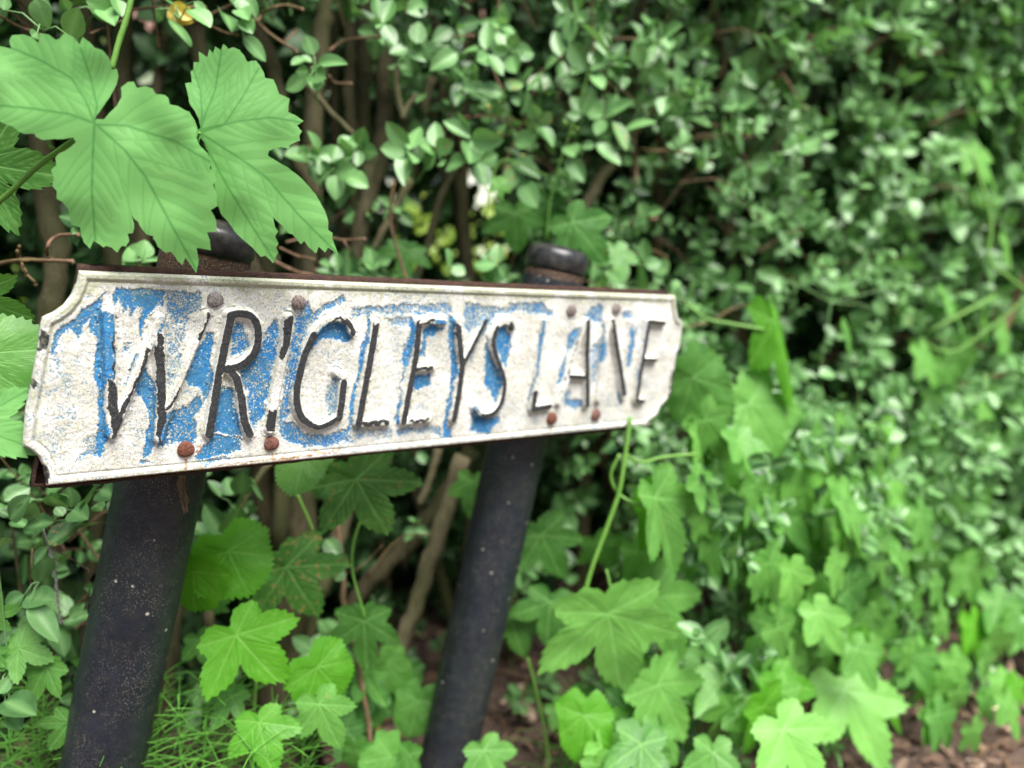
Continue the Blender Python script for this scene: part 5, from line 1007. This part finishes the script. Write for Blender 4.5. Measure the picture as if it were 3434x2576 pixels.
for k in range(30):
    x = rng.uniform(1500, 1900); y = 880 + (x - 1500) * .55 + rng.uniform(0, 330); a = R(rng.normal(62, 14)); l = rng.uniform(85, 145)
    hop_leaf(v, x, y, x + math.cos(a) * l, y + math.sin(a) * l, 3 if k % 2 else 5, hedge_d(x, -.13 - .13 * rng.random()), rng.uniform(.3, .8), rng.uniform(-.3, .1), rng.uniform(.3, .8), .1 if k % 6 == 0 else 0, rng.uniform(.75, 1.), fold=rng.uniform(-.1, .2))
bine(v, [(1480, 655), (1530, 690), (1580, 700), (1650, 712)], 4.0, [1.4, 1.38]); bine(v, [(1640, 760), (1660, 850), (1700, 900), (1800, 930), (1930, 910)], 2.6, [1.42, 1.5, 1.65])
v = vine('hop vine in the blurred hedge at the right edge with narrow drooping pale leaves', 2080, 740, 1.9)
for a in [(1992, 762, 2036, 852), (2040, 788, 2096, 885), (2078, 762, 2124, 845), (2120, 882, 2172, 958), (2045, 638, 2084, 725), (2128, 690, 2168, 748), (2168, 712, 2210, 785), (2100, 325, 2140, 400), (2135, 380, 2185, 465), (2170, 520, 2220, 590), (2120, 170, 2165, 210)]:
    hop_leaf(v, *a, 3, hedge_d(a[0], -.06), rng.uniform(.5, 1.3), rng.uniform(-.3, .1), rng.uniform(.5, .75), 0, rng.uniform(.65, .9))
bine(v, [(2100, 330), (2140, 480), (2135, 560), (2180, 600), (2230, 640)], 4, 1.85); bine(v, [(1990, 740), (2060, 760), (2150, 700), (2220, 640)], 3, 1.85)
v = vine('dense hop vine spilling down the foot of the hedge at the lower right', 1750, 1300, 1.5)
for a in [(1646, 1250, 1702, 1330, 3, .1, -.1, .58, 1.15), (1747, 1272, 1808, 1355, 3, .3, -.2, .66, .95), (1703, 1354, 1716, 1512, 5, .25, 0, .55, 1.05), (1822, 1490, 1880, 1632, 3, .2, -.3, .74, 1.1), (1690, 1575, 1760, 1690, 3, 0, -.4, .82, 1.2),
          (1795, 1140, 1830, 1235, 3, .6, -.1, .62, .9), (1835, 1125, 1892, 1222, 1, .5, -.2, .68, .8), (1705, 1175, 1712, 1240, 1, 0, -.3, .8, 1.2), (1905, 1120, 1962, 1215, 3, .5, -.2, .66, .9), (1900, 1205, 1950, 1295, 3, .5, -.1, .58, .9),
          (1990, 1105, 2050, 1215, 3, .6, 0, .50, .85), (2055, 1205, 2112, 1295, 3, .6, 0, .52, .9), (2105, 1080, 2155, 1172, 3, .7, 0, .45, .8), (1847, 1250, 1892, 1325, 3, .6, 0, .5, .9), (1912, 1285, 1945, 1355, 1, .5, 0, .52, .9), (1840, 1345, 1885, 1420, 3, .5, 0, .5, .9),
          (1925, 1480, 1945, 1565, 3, .5, 0, .5, .9), (1980, 1220, 2010, 1300, 3, .4, 0, .42, .9), (2020, 1310, 2045, 1380, 3, .5, 0, .48, .9), (1870, 1420, 1905, 1480, 3, .3, -.2, .6, .9), (1770, 1400, 1790, 1470, 3, .4, .1, .45, .9),
          (2005, 1545, 2045, 1632, 3, .6, 0, .5, .8), (2100, 1575, 2136, 1645, 3, .6, 0, .5, .8), (2068, 1495, 2098, 1568, 3, .5, 0, .5, .8), (2124, 1425, 2164, 1490, 3, .5, 0, .52, .9), (2176, 1515, 2202, 1600, 3, .5, 0, .5, .7), (1984, 1415, 2014, 1530, 3, .7, 0, .52, .7), (2050, 1420, 2078, 1480, 3, .5, 0, .5, .8), (1955, 1400, 1975, 1480, 3, .5, 0, .45, .8),
          (2150, 1330, 2180, 1400, 3, .5, 0, .4, .8), (2080, 1370, 2105, 1440, 3, .5, 0, .45, .8), (2010, 1470, 2030, 1540, 3, .3, 0, .5, .8), (2183, 1115, 2190, 1170, 1, .2, 0, .5, .8), (1940, 1090, 1975, 1150, 3, .6, 0, .45, .8), (1560, 1480, 1600, 1560, 3, .2, 0, .2, .9), (1640, 1390, 1660, 1480, 3, .1, 0, .2, .9),
          (1745, 1180, 1770, 1240, 3, .5, 0, .35, .8), (2060, 1090, 2090, 1150, 3, .5, 0, .4, .8), (1590, 1210, 1640, 1280, 3, .5, 0, .38, .9), (1880, 1180, 1905, 1240, 3, .5, 0, .5, .9), (1960, 1260, 1990, 1340, 3, .5, 0, .55, .8)]:
    hop_leaf(v, *a[:5], hedge_d(a[0], -.10 - .04 * rng.random()), a[5], a[6], a[7], .14 if rng.random() < .2 else 0, a[8], fold=rng.uniform(-.1, .25))
for k in range(58):
    x = rng.uniform(1640, 2200); f = (x - 1640) / 560; y = rng.uniform(1010 + 40 * f, 1390 + 90 * f) if k % 3 else rng.uniform(1330, 1540) + 20 * f; a = R(rng.normal(62, 14)); l = rng.uniform(80, 135) * (1 - .22 * f)
    hop_leaf(v, x, y, x + math.cos(a) * l, y + math.sin(a) * l, 3 if k % 4 else 5, hedge_d(x, -.14 - .16 * rng.random()), rng.uniform(.2, .8), rng.uniform(-.4, .1), rng.uniform(.30, .85), 0, rng.uniform(.7, .95), fold=rng.uniform(-.1, .25), mat='hop' if k % 9 else 'hop_vivid')
for q in [[(1700, 1345), (1780, 1300), (1850, 1230), (1900, 1120), (1900, 960)], [(1703, 1354), (1760, 1340), (1820, 1380), (1822, 1490), (1860, 1560)], [(1990, 1105), (2060, 1200), (2080, 1360), (2060, 1500)]]: bine(v, q, 3.2, hedge_d(q[0][0], -.06))
v = vine('hop vine between the two posts with vivid green and brown spotted leaves', 620, 1250, 1.15)
hop_leaf(v, 494, 1190, 543, 1285, 1, 1.0, .1, -.25, .60, 0, 1.35, 'vivid rounded leaf', mat='hop_vivid'); hop_leaf(v, 420, 1235, 402, 1335, 1, .98, -.2, -.1, .72, 0, 1.2, mat='hop_vivid'); hop_leaf(v, 511, 1371, 614, 1482, 3, .97, .1, -.25, .74, 0, 1.15, 'large vivid green leaf with a pale midrib', mat='hop_vivid')
hop_leaf(v, 619, 1224, 692, 1348, 5, 1.08, .05, -.1, .16, .62, 1.25, 'dark leaf covered in tan spots'); hop_leaf(v, 770, 1035, 842, 1180, 5, 1.02, .1, .05, .17, .40, 1.15, 'dark leaf with brown scarred edges'); hop_leaf(v, 658, 990, 650, 1058, 1, .98, .1, -.3, .55, 0, 1.35)
hop_leaf(v, 787, 1340, 790, 1460, 5, 1.16, .05, .05, .18, 0, .95, 'dark shaded leaf with three long lobes'); hop_leaf(v, 686, 1440, 738, 1512, 1, 1.0, .0, -.4, .66, 0, 1.3, mat='hop_vivid'); hop_leaf(v, 560, 1560, 600, 1650, 3, .97, .1, -.5, .62, 0, 1.2, mat='hop_vivid'); hop_leaf(v, 690, 1520, 735, 1615, 3, .98, .1, -.3, .60, .1, 1.05)
hop_leaf(v, 500, 1500, 470, 1560, 5, 1.02, .0, -.3, .40, 0, 1.1); hop_leaf(v, 430, 1380, 460, 1440, 3, 1.06, 0, -.2, .3, 0, 1.1); hop_leaf(v, 470, 1310, 500, 1290, 3, 1.05, 0, 0, .5, 0, 1.)
hop_leaf(v, 1170, 1155, 1218, 1258, 5, 1.27, .05, 0, .22, .05, 1.05, 'mid green leaf with pointed lobes in the shade'); hop_leaf(v, 1190, 1300, 1176, 1402, 3, 1.25, -.1, 0, .25, 0, 1.15); hop_leaf(v, 1105, 1335, 1128, 1420, 3, 1.28, 0, 0, .2, 0, 1.1); hop_leaf(v, 1020, 1040, 1012, 1122, 3, 1.25, .1, 0, .3, 0, .95); hop_leaf(v, 1045, 1620, 1085, 1700, 3, 1.26, 0, -.3, .5, 0, 1.1)
hop_leaf(v, 1290, 1170, 1330, 1240, 3, 1.35, .1, 0, .1, 0, 1.1); hop_leaf(v, 1340, 1430, 1360, 1490, 3, 1.35, .1, 0, .12, 0, 1.1)
for k in range(16):
    x = rng.uniform(700, 910); y = rng.uniform(1420, 1640); a = R(rng.normal(85, 25)); l = rng.uniform(50, 90)
    hop_leaf(v, x, y, x + math.cos(a) * l, y + math.sin(a) * l, (1, 3, 5)[k % 3], hedge_d(x, rng.uniform(0, .15)), rng.uniform(-.2, .3), rng.uniform(-.5, .1), rng.uniform(.0, .22), 0, rng.uniform(.85, 1.1))  # tones kept low: deep shade between the posts put into the leaf colour
bine(v, XR([(230, 780), (300, 800), (380, 840)]), 2.4, 1.02, 'leaf_stalk'); bine(v, [(640, 1060), (680, 1180), (600, 1240), (560, 1400), (540, 1700)], 3, 1.10); bine(v, [(1140, 1420), (1160, 1500), (1180, 1600), (1185, 1700)], 3, 1.27); bine(v, [(810, 1040), (760, 1200), (790, 1340)], 2.4, 1.12)
v = vine('hop vine at the bottom left corner behind the near post', 70, 1400, 1.0)
for a in [(40, 1400, 118, 1430, 5, .1, -.2, .55, 1.2), (100, 1440, 60, 1520, 5, .1, 0, .50, 1.1), (-20, 1330, 42, 1318, 5, .1, 0, .40, 1.1), (150, 1560, 110, 1620, 5, .1, 0, .3, 1.1), (-15, 1410, 15, 1440, 5, 0, 0, .6, 1.1), (195, 1440, 160, 1490, 5, 0, 0, .2, 1.1)]:
    hop_leaf(v, *a[:5], hedge_d(a[0], -.08), a[5], a[6], a[7], 0, a[8])
v = vine('hop vine with shaded leaves behind the far post cap', 1240, 520, 1.3)
hop_leaf(v, 1236, 480, 1318, 568, 3, 1.28, .15, .1, .10, .06, .95, 'mid green leaf behind the far post cap'); hop_leaf(v, 1112, 460, 1118, 545, 3, 1.38, .1, 0, .06, 0, 1.25); hop_leaf(v, 1078, 395, 1084, 438, 5, 1.26, .2, 0, .5, 0, .9); hop_leaf(v, 1190, 440, 1180, 520, 3, 1.4, 0, 0, .1, 0, 1.0); hop_leaf(v, 880, 540, 870, 600, 5, 1.28, .1, 0, .22, 0, 1.4); hop_leaf(v, 1330, 540, 1345, 610, 3, 1.33, .1, 0, .25, 0, 1.0)
bine(v, [(1182, 380), (1090, 345), (1060, 400), (1050, 470)], 2, 1.28); bine(v, [(1300, 60), (1240, 260), (1195, 400), (1180, 520)], 1.6, 1.36)

# ------------------------------------------------------------------ horsetails at the foot
def horsetail(x, y, tx, ty, d, label, nwh=11, L=.115):
    p1 = at2(tx, ty, d); p0 = at2(x, y, d + .02); p0[2] = 0.0; ht = p1[2]
    root = tag(empty('horsetail_plant', tuple(p0)), label, 'horsetail', 'horsetail plants at the foot of the hedge')
    lean = (p1 - p0); st = [p0 + lean * t * np.array([t ** .7, t ** .7, 1.]) if t > 0 else p0 for t in np.linspace(0, 1, 18)]
    mb = MB(); tube(mb, st, [.0022, .0009], 7, (.3, 0, 0, 0)); mb.build('stem', M['horsetail'], root)
    mb = MB(); S_ = np.array(st)
    for k in range(nwh):
        f = .30 + .70 * k / nwh; c = np.array([np.interp(f * 17, np.arange(18), S_[:, i]) for i in range(3)]); ll = L * (1.15 - .75 * f ** 3) * rng.uniform(.8, 1.1)
        for j in range(8):
            a = j / 9 * 2 * math.pi + k * .4; d0 = np.array([math.cos(a), math.sin(a), rng.uniform(.1, .7)]); d0 /= np.linalg.norm(d0); l2 = ll * rng.uniform(.6, 1.15); sag = rng.uniform(.0, .7)
            pts = [c, c + d0 * l2 * .35, c + d0 * l2 * .7 - ZU * sag * l2 * .15, c + d0 * l2 - ZU * sag * l2 * .4]
            tube(mb, pts, [.0009, .0007, .0005], 4, (rng.uniform(.2, .9), 0, 0, 0), False)
    o = mb.build('whorled_branches', M['horsetail'], root); o['kind'] = 'stuff'
for a in [(260, 1900, 245, 1480, .96, 'horsetail plant just right of the near post at its left side'), (420, 1950, 455, 1440, .99, 'horsetail plant tallest of those between the posts, beside the vivid leaves'), (520, 1950, 600, 1500, 1.0, 'horsetail plant leaning right between the two posts'),
          (400, 1950, 385, 1500, .98, 'horsetail plant close against the right side of the near post'), (60, 1950, 95, 1500, 1.0, 'horsetail plant standing alone left of the near post'), (560, 2000, 545, 1580, .95, 'short horsetail plant in front at the bottom edge between the posts'), (10, 1950, 20, 1560, .96, 'horsetail plant in the bottom left corner'), (150, 1950, 160, 1590, 1.02, 'short horsetail plant behind the near post'),
          (330, 1950, 350, 1420, 1.04, 'horsetail plant half hidden behind the near post, rising past its right edge'), (480, 1950, 500, 1400, 1.08, 'tall horsetail plant in the back row between the posts'), (640, 1980, 660, 1540, 1.02, 'short horsetail plant near the ochre fallen leaf between the posts'), (110, 1980, 60, 1440, 1.05, 'tall horsetail plant at the left edge behind the others'),
          (1480, 1900, 1515, 1440, 1.45, 'blurred horsetail plant beneath the big pale hop leaf at the lower right'), (1230, 1900, 1250, 1480, 1.35, 'horsetail plant in the shade right of the far post'), (1420, 1900, 1400, 1560, 1.4, 'horsetail plant low at the bottom right of the far post')]:
    horsetail(*a)

# ------------------------------------------------------------------ litter, fallen leaves, stones
def litter(name, N, sz, cols, seed, s0, s1, t0, t1, label=None):
    r_ = np.random.default_rng(seed); mb = MB(); s = r_.uniform(s0, s1, N); t = r_.uniform(t0, t1, N); XY = hz(s, t); z = gz(XY[:, 0], XY[:, 1]) + r_.uniform(.002, .018, N)
    th = r_.uniform(0, 2 * math.pi, N); d = np.stack([np.cos(th), np.sin(th), r_.normal(0, .25, N)], -1); nn = np.stack([r_.normal(0, .35, N), r_.normal(0, .35, N), np.ones(N)], -1)
    add_leaves(mb, np.concatenate([XY, z[:, None]], -1), d, nn, sz * r_.uniform(.5, 1.4, N), TP_B, r_.uniform(.35, 1.5, N), 1.1, r_.random(N), .0)
    return mb
ml = leaf_mat('dead_leaf', (.13, .07, .05), (.48, .32, .25), (.10, .06, .03), .05, .8, .2)
ml2 = leaf_mat('dead_leaf_pale', (.30, .17, .13), (.60, .46, .38), (.3, .2, .1), .08, .75, .2)
o = litter('leaf_litter', 4600, .034, None, 5, -1.2, 3.6, -1.3, .6).build('leaf_litter', ml); tag(o, kind='stuff')
o = litter('pale_leaf_litter', 2200, .028, None, 6, -.5, 3.6, -1.3, .15).build('leaf_litter', ml2); tag(o, kind='stuff')
mb = MB()
for k in range(420):
    s = rng.uniform(-.8, 3.2); t = rng.uniform(-.9, .5); p = hz(np.array(s), np.array(t)); p = np.array([p[0], p[1], gz(p[0], p[1]) + rng.uniform(.004, .02)]); a = rng.uniform(0, 2 * math.pi); l = rng.uniform(.03, .16); d = np.array([math.cos(a), math.sin(a), rng.normal(0, .08)])
    tube(mb, [p - d * l / 2, p + rng.normal(0, .004, 3), p + d * l / 2], rng.uniform(.001, .0032), 5, (rng.random(), 0, 0, 0))
tag(mb.build('twig_litter', M['twig']), kind='stuff')
def fallen(x, y, L, mat, label, ang, wr=1.3):
    # on the ground below the sight line
    ry = at2(x, y, 1.) - CO; k = (.03 - HCAM) / ry[2]; p = CO + ry * k; mb = MB(); d = np.array([math.cos(ang), math.sin(ang), .15])
    add_leaves(mb, [p - d * L / 2], [d], [[.1, -.5, 1]], [L], TP_F, [wr], .5, [.8]); o = mb.build('fallen_leaf', mat); tag(o, label, 'fallen leaf', 'large pale fallen leaves on the litter')
cream = leaf_mat('cream_leaf', (.55, .50, .26), (.80, .76, .52), (.4, .3, .1), .1, .7, .2)
fallen(2175, 1480, .075, cream, 'cream yellow fallen leaf lying near the right edge', .4); fallen(2140, 1515, .05, cream, 'smaller cream fallen leaf left of the cream one by the right edge', 1.2)
fallen(1570, 1610, .055, ml2, 'pale tan fallen leaf at the bottom, right of the far post', 2.0, 1.6); fallen(1700, 1565, .05, ml2, 'pinkish tan fallen leaf under the hop leaves at the lower right', .2)
fallen(800, 1600, .06, leaf_mat('ochre_leaf', (.28, .14, .03), (.45, .25, .06), (.2, .1, .03), .1, .7, .2), 'ochre fallen leaf in the dark between the two posts', 1.0, 1.5)
# cobweb hanging left of the near post
b = NB('cobweb_silk'); P = b.geo(); M['web'] = b.done(b.pbsdf(b.mix(b.mp(b.noise(400, 3, .6, P), .4, .65), (.55, .56, .52), (.20, .17, .12)), .8, .2).outputs[0])
mb = MB(); wp = smooth_path([(x, y, 0) for x, y in X6([(268, 180), (300, 290), (335, 420), (350, 560), (362, 660), (372, 770)])], 6)
WW = np.array([at2(p[0], p[1], .93) for p in wp]); tube(mb, WW, [.0007, .0010, .0017, .0012, .0015], 6, (0, 0, 0, 0), True, 1.1)
for k in range(26):
    i = rng.integers(4, len(WW) - 2); p = WW[i]; q = p + np.array([rng.uniform(-.004, .012), rng.normal(0, .004), rng.uniform(-.02, .004)]); tube(mb, [p, (p + q) / 2 + rng.normal(0, .001, 3), q], .00035, 4, (0, 0, 0, 0), False)
for a, c_ in [((300, 290), (365, 350)), ((365, 350), (330, 440)), ((310, 310), (350, 390)), ((340, 340), (345, 400))]:
    (x0, y0), (x1, y1) = X6([a, c_]); tube(mb, [at2(x0, y0, .93), at2(x1, y1, .93)], .0004, 4, (0, 0, 0, 0), False)
tag(mb.build('cobweb', M['web']), 'dusty grey strand of cobweb hanging left of the near post', 'cobweb')

# ------------------------------------------------------------------ what shows through the hedge: shrubs and a pale house wall
M['far'] = leaf_mat('far_leaf', (.16, .34, .05), (.55, .70, .20), (.4, .5, .2), .35, .5, .4)
def shrub(s, t, r0_, h, label, tone):
    c = np.append(hz(np.array(s), np.array(t)), 0.); root = tag(empty('garden_shrub', tuple(c)), label, 'shrub', 'garden shrubs beyond the hedge'); N = 1500
    d = norm(rng.normal(0, 1, (N, 3))); rr = rng.uniform(.55, 1, N) ** .5; P_ = c + np.array([0, 0, h * .52]) + d * rr[:, None] * np.array([r0_, r0_, h * .5]) * (1 + .35 * (fbm(d[:, 0] * 2 + s, d[:, 2] * 2, 3, 2) - .5))[:, None]
    mb = MB(); add_leaves(mb, P_, rng.normal(0, 1, (N, 3)) + d, d + ZU * .6 + rng.normal(0, .4, (N, 3)), .13, TP_B, None, .3, np.clip(rng.normal(tone, .2, N), 0, 1)); mb.build('foliage', M['far'], root)
    for k in range(4):
        m2 = MB(); e = c + np.array([rng.normal(0, r0_ * .4), rng.normal(0, r0_ * .4), h * .6]); tube(m2, [c + rng.normal(0, .03, 3) * np.array([1, 1, 0]), (c + e) / 2 + rng.normal(0, .05, 3), e], [.03, .012], 7); m2.build('stem', M['bark'], root)
shrub(.2, 3.2, .9, 1.5, 'yellow green shrub beyond the hedge, behind the gap above the sign', .7); shrub(2.1, 3.6, 1., 1.3, 'yellow green shrub beyond the hedge furthest to the right', .6); shrub(-1.4, 3.0, .9, 1.4, 'yellow green shrub beyond the hedge furthest to the left', .4)
b = NB('render_wall'); P = b.geo(); M['wall'] = b.done(b.pbsdf(b.mix(b.mp(b.noise(2, 4, .6, P), .35, .65), (.74, .70, .70), (.84, .80, .78)), .85, .3, b.bump(b.noise(60, 3, .6, P), .3, .005)).outputs[0])
b = NB('roof_tile'); P = b.geo(); M['roof'] = b.done(b.pbsdf(b.mix(b.mp(b.noise(5, 4, .6, P), .35, .65), (.16, .09, .07), (.24, .14, .10)), .8, .3).outputs[0])
b = NB('window_glass'); M['glass'] = b.done(b.pbsdf((.03, .035, .04), .08, .6).outputs[0])
hc = hz(np.array(.5), np.array(9.)); root = tag(empty('white_house', (hc[0], hc[1], 0.)), 'white rendered house across the lawn, glimpsed through the gaps in the hedge', 'house')
def boxw(s0, s1, t0, t1, z0, z1):
    P_ = [np.append(hz(np.array(s), np.array(t)), z) for z in (z0, z1) for s, t in ((s0, t0), (s1, t0), (s1, t1), (s0, t1))]
    return P_, [(0, 1, 5, 4), (1, 2, 6, 5), (2, 3, 7, 6), (3, 0, 4, 7), (4, 5, 6, 7), (0, 3, 2, 1)]
mb = MB(); mb.add(*boxw(-5, 6, 9, 15, 0, 3.4)); mb.build('wall', M['wall'], root, False)
P_ = [np.append(hz(np.array(s), np.array(t)), z) for s, t, z in ((-5.3, 8.6, 3.35), (6.3, 8.6, 3.35), (6.3, 12, 5.6), (-5.3, 12, 5.6), (6.3, 15.4, 3.35), (-5.3, 15.4, 3.35))]
mb = MB(); mb.add(P_, [(0, 1, 2, 3), (3, 2, 4, 5)], [(1, 4, 2), (0, 3, 5)]); mb.build('roof', M['roof'], root, False)
for s in (-3.2, .8, 4.): 
    mb = MB(); mb.add(*boxw(s - .62, s + .62, 8.94, 9.0, 1.0, 2.25)); f = mb.build('window', M['wall'], root, False); mb = MB(); mb.add(*boxw(s - .54, s + .54, 8.93, 8.96, 1.08, 2.17)); mb.build('pane', M['glass'], f, False)
